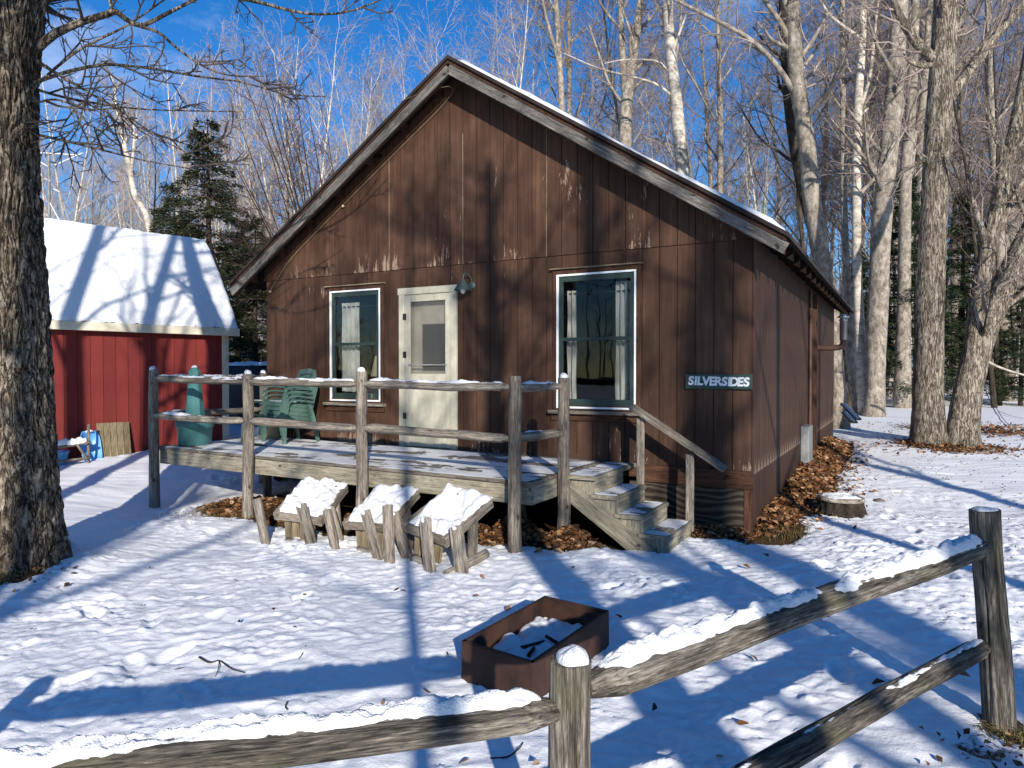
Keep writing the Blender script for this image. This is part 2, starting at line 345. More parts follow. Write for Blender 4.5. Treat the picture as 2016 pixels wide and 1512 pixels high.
def ground():
    n = NB('snowy_ground', 0.6, 0.2)
    at_ = n.N.new('ShaderNodeAttribute'); at_.attribute_name = 'bare'; bare = at_.outputs['Fac']
    a = n.noise(n.pos(), 30.0, 5, 0.65); b = n.noise(n.pos(), 190.0, 2, 0.6); p = n.noise(n.pos(), 9.0, 5, 0.7)
    dirt = n.ramp(n.noise(n.pos(), 38.0, 5, 0.7), [(0.3, (0.022, 0.014, 0.009)), (0.5, (0.075, 0.042, 0.020)), (0.7, (0.15, 0.085, 0.038))])
    mask = n.ramp(n.math('ADD', bare, n.math('MULTIPLY', n.math('SUBTRACT', p, 0.5), 0.8)), [(0.46, 0.0), (0.54, 1.0)])
    n.color(n.mix(mask, (0.84, 0.85, 0.87), dirt)); n.bump(n.math('ADD', n.math('MULTIPLY', a, 0.8), n.math('MULTIPLY', b, 0.2)), 0.6, 0.014); MT['ground'] = n.m
ground()
def bark(key, dark, mid, light, sc=(7, 7, 1.6), bump=1.0, dist=0.03, moss=None, plate=None):
    n = NB(key, 0.95, 0.1); a = n.noise(n.vec(sc), 1.0, 8, 0.72, 0.5); b = n.noise(n.vec((1.3, 1.3, 0.9)), 1.0, 4, 0.6); f = n.noise(n.vec((45, 45, 30)), 1.0, 4, 0.7)
    h = n.math('ADD', n.math('MULTIPLY', a, 0.72), n.math('MULTIPLY', f, 0.28))
    col = n.ramp(h, [(0.36, dark), (0.50, mid), (0.63, light)])
    if plate:                                   # long fissures between bark plates
        r = n.noise(n.vec(plate), 1.0, 3, 0.55, 1.2); fs = n.ramp(r, [(0.44, 1.0), (0.495, 0.0), (0.505, 0.0), (0.56, 1.0)])
        col = n.mix(n.math('SUBTRACT', 1.0, fs), col, dark); h = n.math('ADD', n.math('MULTIPLY', h, 0.5), n.math('MULTIPLY', fs, 0.5))
    col = n.mix(n.ramp(b, [(0.42, 0.0), (0.62, 0.6)]), col, n.mix(1.0, col, (0.6, 0.58, 0.56), 'MULTIPLY'))
    if moss: col = n.mix(n.ramp(n.noise(n.vec((9, 9, 7)), 1.0, 5, 0.75), [(0.67, 0.0), (0.70, 0.7)]), col, moss)
    n.color(n.vary(col, 0.85, 1.12)); n.bump(h, bump, dist); MT[key] = n.m
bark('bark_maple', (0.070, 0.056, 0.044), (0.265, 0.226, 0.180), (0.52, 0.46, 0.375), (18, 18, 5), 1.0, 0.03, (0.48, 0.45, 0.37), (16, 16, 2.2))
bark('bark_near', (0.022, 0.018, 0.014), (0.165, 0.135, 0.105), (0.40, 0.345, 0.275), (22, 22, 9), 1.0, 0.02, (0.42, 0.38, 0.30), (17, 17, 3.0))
bark('bark_birch', (0.13, 0.105, 0.09), (0.52, 0.47, 0.40), (0.76, 0.71, 0.63), (3, 3, 6), 0.4, 0.01)
bark('bark_grey', (0.075, 0.062, 0.052), (0.27, 0.235, 0.195), (0.50, 0.445, 0.375), (9, 9, 5), 0.8, 0.02)
bark('bark_dark', (0.012, 0.010, 0.008), (0.045, 0.036, 0.028), (0.11, 0.09, 0.07), (6, 6, 2), 0.6, 0.02)
def simple_var(key, c0, c1, rough=0.85):
    n = NB(key, rough, 0.15); n.color(n.ramp(n.noise(n.vec((1.5, 1.5, 1.5)), 1.0, 3), [(0.35, c0), (0.65, c1)])); MT[key] = n.m
simple_var('twig', (0.17, 0.13, 0.115), (0.35, 0.285, 0.25))
simple_var('twig_birch', (0.22, 0.165, 0.145), (0.50, 0.43, 0.38))
simple_var('twig_dark', (0.035, 0.025, 0.02), (0.09, 0.066, 0.055))
simple_var('twig_near', (0.045, 0.036, 0.032), (0.13, 0.105, 0.09))
simple_var('twig_brown', (0.075, 0.045, 0.038), (0.16, 0.10, 0.085))
def leafmat(key, stops, rough=0.7):
    n = NB(key, rough, 0.25); n.color(n.ramp(n.island(), stops)); MT[key] = n.m
leafmat('dead_leaf', [(0.0, (0.035, 0.017, 0.009)), (0.35, (0.095, 0.042, 0.018)), (0.65, (0.20, 0.088, 0.034)), (0.88, (0.31, 0.165, 0.075)), (1.0, (0.40, 0.28, 0.18))])
leafmat('grass_blade', [(0.0, (0.07, 0.075, 0.02)), (0.6, (0.19, 0.14, 0.05)), (1.0, (0.30, 0.24, 0.11))])
leafmat('needles', [(0.0, (0.010, 0.020, 0.009)), (0.6, (0.026, 0.046, 0.018)), (1.0, (0.060, 0.075, 0.030))])
leafmat('needles_brown', [(0.0, (0.022, 0.030, 0.014)), (0.6, (0.050, 0.064, 0.028)), (1.0, (0.115, 0.105, 0.055))])

# ------------------------------------------------------------------ ground
def inside_cabin(X, Y, m=0.0):
    s = (X - CAB[0]) * cd[0] + (Y - CAB[1]) * cd[1]; t = (X - CAB[0]) * cb[0] + (Y - CAB[1]) * cb[1]
    return s, t
BIGT = (-4.30, 6.16)
MAPLE = at(1845, 880, 14.2)[:2]
def height(X, Y):
    X, Y = np.asarray(X, float), np.asarray(Y, float)
    h = -0.05 + 0.035 * np.log1p(np.exp((Y - 8.5) * 1.5)) / 1.5
    h = h + 0.045 * np.clip(Y - 9.8, 0, 4) * sstep(-3.9, -5.2, X)
    h = h - 0.13 * np.exp(-((X + 4.73) ** 2 + (Y - 9.3) ** 2) / 1.1)
    h = h + 0.10 * np.exp(-((X - BIGT[0]) ** 2 + (Y - BIGT[1]) ** 2) / 0.55)
    h = h + 0.14 * np.exp(-((X - MAPLE[0]) ** 2 + (Y - MAPLE[1]) ** 2) / 1.2)
    s, t = inside_cabin(X, Y)
    h = h - 0.10 * sstep(-1.7, -0.4, t) * sstep(6.9, 6.2, s) * sstep(-.3, .3, s) * sstep(11, 10, t)
    h = h + 0.05 * perlin(X * 0.5, Y * 0.5, 3.3) * sstep(40, 8, Y)
    return h
def bare_mask(X, Y):
    """where the snow has gone: by the porch, along the cabin's side, round the trees"""
    s, t = inside_cabin(X, Y); b = np.zeros_like(X)
    def blob(s0, t0, rs, rt, k=1.0): return k * np.exp(-(((s - s0) / rs) ** 2 + ((t - t0) / rt) ** 2))
    b = np.maximum(b, sstep(-1.75, -1.2, t) * sstep(6.6, 6.1, s) * sstep(0.5, 1.3, s) * sstep(10, 9, t))      # under the porch and cabin
    for a in ((1.55, -1.75, .85, .45), (2.6, -1.85, .8, .4), (5.0, -1.6, .7, .36), (5.75, -1.5, .55, .33), (6.75, -0.15, .9, .42), (7.5, .2, .42, .8, 1.0), (7.55, 2.6, .42, 1.9, 1.1), (7.5, 5.2, .40, 2.2, 1.1), (3.4, -1.9, .4, .4)):
        b = np.maximum(b, blob(*a))
    for (x, y), r, k in ((MAPLE, 0.95, .9), ((BIGT[0] + .05, BIGT[1] - .25), .55, .75), (at(1960, 820, 17)[:2], .9, .62), (at(1790, 830, 18)[:2], 1.1, .6), ((2.42, 3.40), .20, .75), ((2.10, 3.18), .22, .55)):
        b = np.maximum(b, k * np.exp(-(((X - x) / r) ** 2 + ((Y - y) / (r * 1.1)) ** 2)))
    b = np.maximum(b, 0.34 * sstep(2.5, 6, X) * sstep(3.5, 6, Y) * sstep(60, 20, Y))                             # thin, patchy snow on the right
    return b
def build_ground():
    def axis(lo, hi, f0, f1, st, g=1.16):
        a = list(np.arange(f0, f1, st)); s = st
        while a[-1] < hi: s = min(s * g, 8); a.append(a[-1] + s)
        s = st; lo_l = []; x = f0
        while x > lo: s = min(s * g, 8); x -= s; lo_l.append(x)
        return np.array(lo_l[::-1] + a)
    xs = axis(-150, 150, -4.4, 5.6, 0.021); ys = np.concatenate([axis(-60, 8.4, 1.2, 8.4, 0.021)[:-1], axis(8.4, 220, 8.4, 12.5, 0.045, 1.12)])
    ys = np.unique(np.round(ys, 4)); X, Y = np.meshgrid(xs, ys); h = height(X, Y); b = bare_mask(X, Y)
    near = sstep(30, 9, Y) * sstep(25, 8, np.abs(X))
    wx, wy = X + 0.10 * perlin(X * 3, Y * 3, 1), Y + 0.10 * perlin(X * 3, Y * 3, 2)
    l1 = np.abs(perlin(wx * 4.2, wy * 5.6, 0.3)); l2 = np.abs(perlin(wx * 9.5, wy * 12.5, 4.1)); l3 = np.abs(perlin(wx * 19, wy * 23, 8.2)); l4 = perlin(X * 34, Y * 37, 2.2)
    lump = 0.026 * l1 + 0.030 * l2 * (.35 + 1.0 * sstep(-.4, .5, perlin(X * 1.1, Y * 1.1, 31))) + 0.016 * l3 * (.4 + 1.0 * sstep(-.3, .5, perlin(X * 1.7, Y * 1.7, 37))) + 0.003 * l4 + 0.035 * perlin(X * 1.3, Y * 1.3, 6)
    fr_ = np.random.RandomState(4); trod = np.zeros_like(X)                     # trodden trails and single boot prints
    def step_(x, y, a, dep, sc=1.0):
        global_ = (np.abs(X - x) < .3) & (np.abs(Y - y) < .3); dx, dy = X[global_] - x, Y[global_] - y; u = dx * math.cos(a) + dy * math.sin(a); v = -dx * math.sin(a) + dy * math.cos(a)
        q = (u / (.145 * sc)) ** 2 + (v / (.058 * sc)) ** 2; trod[global_] += -dep * np.exp(-q ** 2) + .35 * dep * np.exp(-((np.sqrt(q) - 1.35) / .25) ** 2)
    for (xa, ya), (xb, yb), nst in (((1.3, 3.0), (2.6, 6.2), 7), ((2.6, 6.2), (2.2, 6.9), 3), ((-2.6, 3.2), (-1.2, 6.4), 7), ((-1.0, 2.6), (-2.9, 5.2), 6), ((3.2, 4.2), (4.6, 8.8), 9), ((-3.4, 7.6), (-4.6, 10.8), 7), ((.2, 5.3), (2.4, 6.3), 5)):
        for i_ in range(nst):
            f = i_ / (nst - 1); a = math.atan2(yb - ya, xb - xa); sd_ = (.11 if i_ % 2 else -.11); step_(xa + (xb - xa) * f - math.sin(a) * sd_ + fr_.normal(0, .04), ya + (yb - ya) * f + math.cos(a) * sd_ + fr_.normal(0, .04), a + fr_.normal(0, .15), fr_.uniform(.022, .045))
    for i_ in range(26): step_(fr_.uniform(-3.6, 4.2), fr_.uniform(2.6, 7.6), fr_.uniform(0, 6.28), fr_.uniform(.006, .020), fr_.uniform(.5, 1.1))
    lump = lump + trod
    lump = lump * (0.68 + 0.42 * sstep(-0.35, 0.4, perlin(X * .7, Y * .7, 12)))
    cover = 1 - sstep(0.40, 0.62, b + 0.22 * fbm(X * 3.2, Y * 3.2, 1.1, 3))
    h = h + near * (lump * cover + 0.030 * cover + 0.012 * (1 - cover) * l3)
    n, m = X.shape; V = np.stack([X, Y, h], -1).reshape(-1, 3); i = np.arange(n * m).reshape(n, m)
    F = np.stack([i[:-1, :-1], i[:-1, 1:], i[1:, 1:], i[1:, :-1]], -1).reshape(-1, 4)
    me = mesh_np('ground', V, F, MT['ground'], smooth=True)
    at_ = me.attributes.new('bare', 'FLOAT', 'POINT'); at_.data.foreach_set('value', b.astype(np.float32).ravel())
    return tag(obj('ground', me), 'snow-covered ground with bare leafy patches by the cabin and trees', None, None, 'structure')
build_ground()
def hz(x, y): return float(height(np.array(x), np.array(y)))

# ------------------------------------------------------------------ the cabin
SLOPE, APX, APZ, W, D = 0.645, 3.6575, 5.71, 7.315, 9.75
OVF, OVE = 0.33, 0.38
def roof_z(x): return APZ - SLOPE * abs(x - APX)
cabin = empty('cabin', (CAB[0], CAB[1], 0), TH)
tag(cabin, 'brown plank-sided gabled cabin with cream door and two tall windows', 'cabin')
OPEN = [(1.34, 2.28, 1.285, 2.885), (5.02, 6.03, 1.265, 2.885), (2.62, 3.57, 0.66, 2.85)]
SEAM, BW = 3.12, W / 36
fw = empty('front_wall', parent=cabin)
def rect_minus(x0, x1, z0, z1):
    """the column x0..x1, z0..z1 with window and door openings taken out, as rectangles"""
    cuts = sorted({x0, x1, *[c for o in OPEN for c in o[:2] if x0 < c < x1]}); out = []
    for a, b in zip(cuts, cuts[1:]):
        segs = [(z0, z1)]
        for ox0, ox1, oz0, oz1 in OPEN:
            if ox0 <= a + 1e-6 and ox1 >= b - 1e-6:
                ns = []
                for p, q in segs:
                    if oz1 <= p or oz0 >= q: ns.append((p, q)); continue
                    if oz0 > p: ns.append((p, oz0))
                    if oz1 < q: ns.append((oz1, q))
                segs = ns
        out += [(a, b, p, q) for p, q in segs if q - p > 0.005]
    return out
def board_mesh(rects, y0=0.0, th=0.016, topz=None):
    V, F = [], []
    for a, b, p, q in rects:
        k = len(V); za = min(q, topz(a)) if topz else q; zb = min(q, topz(b)) if topz else q
        if max(za, zb) - p < 0.01: continue
        za, zb = max(za, p + .002), max(zb, p + .002)
        zm = None
        if topz and a < APX < b: zm = min(q, topz(APX))
        loop = [(a, p), (b, p), (b, zb)] + ([(APX, zm)] if zm else []) + [(a, za)]
        n = len(loop); V += [(x, y0, z) for x, z in loop] + [(x, y0 + th, z) for x, z in loop]
        F += [tuple(k + i for i in range(n)), tuple(k + n + i for i in range(n - 1, -1, -1))] + [(k + (i + 1) % n, k + i, k + n + i, k + n + (i + 1) % n) for i in range(n)]
    return (V, F) if V else None
utop = lambda x: roof_z(x) - 0.15
gap = 0.0045
for i in range(36):
    x0, x1 = i * BW + gap, (i + 1) * BW - gap
    if i % 6 == 0: x0 -= gap * .5
    rects = rect_minus(x0, x1, 0.64, SEAM - 0.004)
    sets = [rects] if any(q - p > 2 for _, _, p, q in rects) else [[r for r in rects if r[2] < 1.5], [r for r in rects if r[2] >= 1.5]]
    for st_ in sets:
        low = board_mesh(st_, 0.0, 0.016, utop)
        if low: obj('siding_board', mesh_py('siding_board', *low, MT['siding']), fw)
    if utop((x0 + x1) / 2) > SEAM + 0.03:
        up = board_mesh([(x0, x1, SEAM + 0.004, 9)], -0.010, 0.018, utop)
        obj('siding_board', mesh_py('siding_board', *up, MT['siding']), fw)
back = [(0, W, 0.60, 9)]
bk = board_mesh([r for r in rect_minus(0.01, W - 0.01, 0.60, 6)], 0.0125, 0.10, lambda x: roof_z(x) - 0.17)
obj('sheathing', mesh_py('sheathing', *bk, MT['brown_wood']), fw)
for x in (2 * 6 * BW, 3 * 6 * BW, 4 * 6 * BW):      # bare panel edges that show pale at the joints
    obj('panel_edge', boxes_mesh('panel_edge', [((x - .004, -.0155, SEAM), (x + .003, .004, min(utop(x) - .02, SEAM + 1.7)))], MT['panel_wood']), fw)
plank('rough_board', (6.10, -0.018, 0.545), (W + .02, -0.018, 0.545), 0.20, 0.03, MT['brown_wood'], fw, up=(0, -1, 0))
obj('plywood_skirt', boxes_mesh('plywood_skirt', [((5.95, -.004, -.35), (7.24, .03, .445))], MT['plywood']), fw)
box('corner_post', (7.24, -.012, -.35), (W + .004, .06, .445), MT['brown_wood'], fw)
plank('sill_beam', (-0.02, 0.06, 0.57), (6.10, 0.06, 0.57), 0.16, 0.10, MT['brown_wood'], fw, up=(0, -1, 0))
# right side wall: the same boards, one shared mesh
rw = empty('side_wall', parent=cabin)
sb = boxes_mesh('siding_board', [((0, gap, -.45), (.016, BW - gap, 3.21))], MT['siding'])
for i in range(48): obj('siding_board', sb, rw, Matrix.Translation((W - .001, .002 + i * BW, 0)))
obj('sheathing', boxes_mesh('sheathing', [((W - .10, .10, -.45), (W - .003, D, 3.2))], MT['brown_wood']), rw)
obj('left_wall', boxes_mesh('left_wall', [((0.0, .12, -.45), (.10, D, 3.2))], MT['brown_wood']), cabin)
bw_ = [((.1, D - .1, -.45), (W - .1, D, 3.15))]
obj('back_wall', boxes_mesh('back_wall', bw_, MT['brown_wood']), cabin)
gv = [(0, D - .05, 3.15), (W, D - .05, 3.15), (APX, D - .05, APZ - .2)]
obj('back_gable', mesh_py('back_gable', gv, [(0, 1, 2)], MT['brown_wood']), cabin)
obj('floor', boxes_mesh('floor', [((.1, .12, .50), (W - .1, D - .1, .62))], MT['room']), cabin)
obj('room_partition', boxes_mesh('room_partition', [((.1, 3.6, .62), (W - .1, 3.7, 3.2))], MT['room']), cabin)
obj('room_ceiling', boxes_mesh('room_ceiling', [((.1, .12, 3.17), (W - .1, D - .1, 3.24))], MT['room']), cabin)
# roof
roof = empty('roof', parent=cabin)
ex0, ex1, y0, y1 = -OVE, W + OVE, -OVF, D + .33
def slope_slab(name, xa, xb, dz0, dz1, ya, yb, mat, parent):
    """a slab on the roof plane between dz0 and dz1 (measured upright below the roof top)"""
    V = [(x, y, roof_z(x) + dz) for y in (ya, yb) for x in (xa, xb) for dz in (dz0, dz1)]
    F = [(0, 1, 3, 2), (4, 6, 7, 5), (0, 4, 5, 1), (2, 3, 7, 6), (1, 5, 7, 3), (0, 2, 6, 4)]
    return obj(name, mesh_py(name, V, F, mat), parent)
slope_slab('shingle_slope', ex0 - .03, APX, -.045, 0, y0 - .04, y1, MT['shingle'], roof)
slope_slab('shingle_slope', APX, ex1 + .03, -.045, 0, y0 - .04, y1, MT['shingle'], roof)
slope_slab('roof_deck', ex0, APX, -.075, -.047, y0 - .02, y1, MT['eave_shade_wood'], roof)
slope_slab('roof_deck', APX, ex1, -.075, -.047, y0 - .02, y1, MT['eave_shade_wood'], roof)
for xa, xb in ((ex0, APX), (APX, ex1)):
    slope_slab('drip_trim', xa, xb, -.102, -.077, y0 - .035, y0 - .002, MT['brown_wood'], roof)
    A = (xa, y0 - .012, roof_z(xa) - .172); B = (xb, y0 - .012, roof_z(xb) - .172)
    f = plank('rake_board', A, B, 0.118, 0.032, MT['grey_fascia'], roof, up=(0, -1, 0))
    slope_slab('barge_rafter', xa + (.02 if xa < 1 else 0), xb - (.02 if xb > 5 else 0), -.24, -.08, y0 + .006, y0 + .045, MT['brown_wood'], roof)
    slope_slab('wall_trim', max(xa, 0), min(xb, W), -.235, -.08, -.045, -.018, MT['brown_wood'], roof)
    n = 7
    for k in range(n):
        f_ = (k + .5) / n; x = xa + (xb - xa) * f_
        box('lookout', (x - .02, y0 + .045, roof_z(x) - .20), (x + .02, -.05, roof_z(x) - .085), MT['brown_wood'], roof)
tail = None
for k in range(18):
    y = -.1 + k * .57
    for sgn in (1, -1):
        if sgn < 0 and k > 3: continue
        xa, xb = (W - .02, ex1 - .04) if sgn > 0 else (ex0 + .04, .02)
        V = [(x, yy, roof_z(x) + dz) for yy in (y, y + .04) for x in (xa, xb) for dz in (-.21, -.076)]
        obj('rafter_tail', mesh_py('rafter_tail', V, [(0, 1, 3, 2), (4, 6, 7, 5), (0, 4, 5, 1), (2, 3, 7, 6), (1, 5, 7, 3), (0, 2, 6, 4)], MT['eave_shade_wood']), roof)
def roof_snow(name, xa, xb, ya, yb, zf, thick, nx, ny, mat, parent, seed, ragged=.10):
    """a snow sheet on a sloping roof with an uneven edge"""
    u = np.linspace(0, 1, nx); v = np.linspace(0, 1, ny); U, Vv = np.meshgrid(u, v)
    e = np.minimum(np.minimum(U * abs(xb - xa), (1 - U) * abs(xb - xa)), np.minimum(Vv * abs(yb - ya), (1 - Vv) * abs(yb - ya)))
    X = xa + (xb - xa) * U; Y = ya + (yb - ya) * Vv
    th = thick * (0.8 + .35 * fbm(X * 1.2 + seed, Y * 1.2, seed) + .12 * fbm(X * 5, Y * 5, seed)) * sstep(0, .07, e + .03 * perlin(X * 6, Y * 6, seed + 4)) - 0.006
    jx = ragged * perlin(Y * 2.2, seed * 1.3, 2.0) * np.where(U > .5, U - .5, 0) * 2
    X = X + jx; zz = zf(X)
    V = np.stack([X, Y, zz + th], -1).reshape(-1, 3); i = np.arange(nx * ny).reshape(ny, nx)
    F = np.stack([i[:-1, :-1], i[:-1, 1:], i[1:, 1:], i[1:, :-1]], -1).reshape(-1, 4)
    return tag(obj(name, mesh_np(name, V, F, mat, True), parent), kind='stuff')
roof_snow('roof_snow', APX + .12, ex1 - .02, y0 - .01, y1 - .1, lambda x: APZ - SLOPE * (x - APX), .075, 70, 130, MT['snow'], roof, 3.0, .03)
# windows
def rect_frame(name, x0, x1, z0, z1, wd, ya, yb, mat, parent):
    return obj(name, boxes_mesh(name, [((x0, ya, z0), (x0 + wd, yb, z1)), ((x1 - wd, ya, z0), (x1, yb, z1)), ((x0 + wd, ya, z1 - wd), (x1 - wd, yb, z1)), ((x0 + wd, ya, z0), (x1 - wd, yb, z0 + wd))], mat), parent)
def curtain_mesh(x0, x1, z0, z1, y, waves, seed):
    n = 40; xs = np.linspace(0, 1, n); zs = np.linspace(0, 1, 14); U, Z = np.meshgrid(xs, zs)
    X = x0 + (x1 - x0) * U + .012 * perlin(Z * 3 + seed, U * 2); Yv = y + .022 * np.sin(U * waves * 6.28 + seed + Z) + .01 * perlin(U * 5, Z * 2, seed)
    zb = z0 + .02 * perlin(U * 9, seed, 1.0); ZZ = zb + (z1 - zb) * Z
    V = np.stack([X, Yv, ZZ], -1).reshape(-1, 3); i = np.arange(n * 14).reshape(14, n)
    return mesh_np('curtain', V, np.stack([i[:-1, :-1], i[:-1, 1:], i[1:, 1:], i[1:, :-1]], -1).reshape(-1, 4), MT['curtain'], True)
def window(x0, x1, z0, z1, curtains):
    wn = empty('window', parent=cabin)
    rect_frame('storm_frame', x0, x1, z0, z1, .022, -.030, .02, MT['white_metal'], wn)
    a, b, p, q = x0 + .028, x1 - .028, z0 + .028, z1 - .028; mid = z0 + (z1 - z0) * .515
    sw = .045
    obj('sash', boxes_mesh('sash', [((a, -.012, p), (a + sw, .03, q)), ((b - sw, -.012, p), (b, .03, q)), ((a + sw, -.012, q - .06), (b - sw, .03, q)), ((a + sw, -.012, p), (b - sw, .03, p + .085)), ((a + sw, -.018, mid - .02), (b - sw, .03, mid + .02))], MT['sash_green']), wn)
    obj('pane', boxes_mesh('pane', [((a + sw, .010, p + .085), (b - sw, .014, mid - .02))], MT['glass']), wn)
    obj('pane', boxes_mesh('pane', [((a + sw, .010, mid + .02), (b - sw, .014, q - .06))], MT['glass']), wn)
    c = rect_frame('casing', x0 - .055, x1 + .055, z0 - .02, z1 + .055, .0552, -.022, -.001, MT['brown_wood'], wn)
    plank('sill', (x0 - .085, -.04, z0 - .045), (x1 + .085, -.04, z0 - .045), 0.10, 0.042, MT['weathered_wood'], wn)
    plank('apron', (x0 - .07, -.016, z0 - .108), (x1 + .07, -.016, z0 - .108), 0.080, 0.026, MT['brown_wood'], wn, up=(0, -1, 0))
    plank('drip_cap', (x0 - .08, -.03, z1 + .068), (x1 + .08, -.03, z1 + .068), 0.055, 0.016, MT['panel_wood'], wn)
    for cx0, cx1, cz0, cz1, wv, sd in curtains: obj('curtain', curtain_mesh(cx0, cx1, cz0, cz1, .125, wv, sd), wn)
    obj('curtain_rod', boxes_mesh('curtain_rod', [((a, .11, q - .20), (b, .122, q - .188))], MT['dark_iron']), wn)
    return wn
window(*OPEN[0], [(1.42, 1.76, 1.42, 2.72, 4, 1.0), (2.19, 2.26, 1.4, 2.72, 1, 2.0)])
window(*OPEN[1], [(5.10, 5.225, 1.30, 2.70, 2, 3.0), (5.735, 5.925, 1.30, 2.78, 3, 4.0)])
# a lamp with a paper shade stands inside the left window
tl = empty('table_lamp', cab(2.05, .30, 1.28), TH); tag(tl, 'table lamp with beige shade inside the window beside the cream door', 'lamp')
o = obj('lamp_shade', lathe('lamp_shade', [(.17, .36), (.105, .66)], MT['lampshade'], 24, True, False), tl)
obj('lamp_base', lathe('lamp_base', [(.09, -.02), (.09, .02), (.03, .06), (.05, .18), (.02, .30), (.012, .62)], MT['dark_iron'], 16), tl)
st = empty('side_table', cab(2.05, .30, .62), TH); tag(st, 'small dark table under the lamp behind the window beside the door', 'table')
obj('table_top', boxes_mesh('table_top', [((-.22, -.16, .60), (.22, .16, .638))], MT['brown_wood']), st)
for sx in (-.18, .18):
    for sy in (-.12, .12): obj('leg', boxes_mesh('leg', [((sx - .02, sy - .02, 0), (sx + .02, sy + .02, .60))], MT['brown_wood']), st)
# door
dr = empty('door', parent=cabin); dx0, dx1, dz0, dz1 = OPEN[2]
CR = MT['cream']
plank('casing', (dx0 + .048, -.022, dz0 + .01), (dx0 + .048, -.022, dz1 - .09), .096, .045, CR, dr, up=(0, -1, 0))
plank('casing', (dx1 - .048, -.022, dz0 + .01), (dx1 - .048, -.022, dz1 - .09), .096, .045, CR, dr, up=(0, -1, 0))
plank('casing', (dx0 - .01, -.024, dz1 - .042), (dx1 + .01, -.024, dz1 - .042), .094, .05, CR, dr, up=(0, -1, 0))
a, b, p, q = dx0 + .10, dx1 - .10, dz0 + .03, dz1 - .095
sd = empty('screen_door', parent=dr)
for nm, lo, hi in (('stile', (a, -.03, p), (a + .085, .002, q)), ('stile', (b - .085, -.03, p), (b, .002, q)), ('rail', (a + .087, -.03, q - .09), (b - .087, .002, q)), ('rail', (a + .087, -.03, 1.58), (b - .087, .002, 1.68)), ('rail', (a + .087, -.03, p), (b - .087, .002, p + .16))):
    box(nm, lo, hi, CR, sd, ch=.004)
box('kick_panel', (a + .087, -.014, p + .162), (b - .087, -.004, 1.578), CR, sd)
obj('insect_screen', boxes_mesh('insect_screen', [((a + .087, -.012, 1.682), (b - .087, -.009, q - .092))], MT['screen']), sd)
plank('push_bar', (a + .06, -.036, 1.80), (b - .06, -.036, 1.80), .018, .01, MT['grey_box'], sd, up=(0, -1, 0))
for z in (2.42, 1.90, 1.06): box('hinge', (a - .02, -.052, z), (a + .022, -.030, z + .085), MT['dark_iron'], sd)
ind = empty('inner_door', parent=dr)
rect_frame('door_slab', a - .06, b + .06, dz0, dz1 - .05, .0001, .10, .14, CR, ind)
iw = (a + .19, b - .02, 1.72, 2.36)
obj('door_leaf', boxes_mesh('door_leaf', [((a - .05, .09, dz0), (iw[0], .13, dz1 - .04)), ((iw[1], .09, dz0), (b + .05, .13, dz1 - .04)), ((iw[0], .09, iw[3]), (iw[1], .13, dz1 - .04)), ((iw[0], .09, dz0), (iw[1], .13, iw[2]))], CR), ind)
bpy.data.objects.remove([c for c in ind.children if c.name.startswith('door_slab')][0])
obj('pane', boxes_mesh('pane', [((iw[0], .105, iw[2]), (iw[1], .109, iw[3]))], MT['glass']), ind)
obj('curtain', curtain_mesh(iw[1] - .15, iw[1] - .005, iw[2], iw[3], .16, 3, 5.0), ind)
plank('threshold', (dx0, -.03, dz0 + .005), (dx1, -.03, dz0 + .005), .10, .03, MT['weathered_wood'], dr)
# barn lamp by the door
wl = empty('wall_lamp', cab(3.80, 0, 0), TH); tag(wl, 'green-grey gooseneck barn lamp on the wall above the cream door', 'lamp')
L0 = Vector((-.065, -.13, 2.76))
obj('lamp_shade', lathe('lamp_shade', [(.118, 0), (.112, .018), (.075, .070), (.048, .090), (.030, .135), (.012, .140)], MT['lamp_green'], 24, True, False), wl, Matrix.Translation(L0))
obj('bulb', lathe('bulb', [(.012, .06), (.03, .03), (.038, 0), (.028, -.03), (.008, -.045)], MT['pvc'], 14), wl, Matrix.Translation(L0))
arm = resample([(-.065, -.13, 2.90), (-.06, -.12, 2.965), (-.035, -.07, 2.975), (-.01, -.03, 2.93), (0, -.01, 2.84)], 14)
obj('gooseneck', tubes('gooseneck', [(arm, np.full(14, .010), 8)], MT['lamp_green']), wl)
obj('mount', lathe('mount', [(.05, 0), (.05, .02), (.03, .035)], MT['lamp_green'], 18), wl, Matrix.Translation((0, 0, 2.83)) @ Matrix.Rotation(math.radians(90), 4, 'X'))
# name sign
sg = empty('name_sign', cab(6.967, -.03, 1.60), TH); tag(sg, 'dark green board sign with white painted letters SILVERSIDES on the cabin wall', 'sign')
plank('board', (-.355, 0, 0), (.355, 0, 0), .165, .028, MT['sign_green'], sg, up=(0, -1, 0))
def text_mesh(txt, size, off):
    c = bpy.data.curves.new('letters', 'FONT'); c.body = txt; c.size = size; c.extrude = .0015; c.offset = off; c.shear = .10; c.space_character = 1.02; c.align_x = 'CENTER'; c.align_y = 'CENTER'
    o = bpy.data.objects.new('letters', c); COL.objects.link(o); dg = bpy.context.evaluated_depsgraph_get(); dg.update()
    me = bpy.data.meshes.new_from_object(o.evaluated_get(dg)); bpy.data.objects.remove(o); return me
xx = [v for v in np.linspace(-.285, .285, 11)]
widths = dict(S=.062, I=.030, L=.055, V=.064, E=.055, R=.060, D=.062); word = 'SILVERSIDES'
tot = sum(widths[c] for c in word); cur = -tot / 2; k_ = .66 / tot
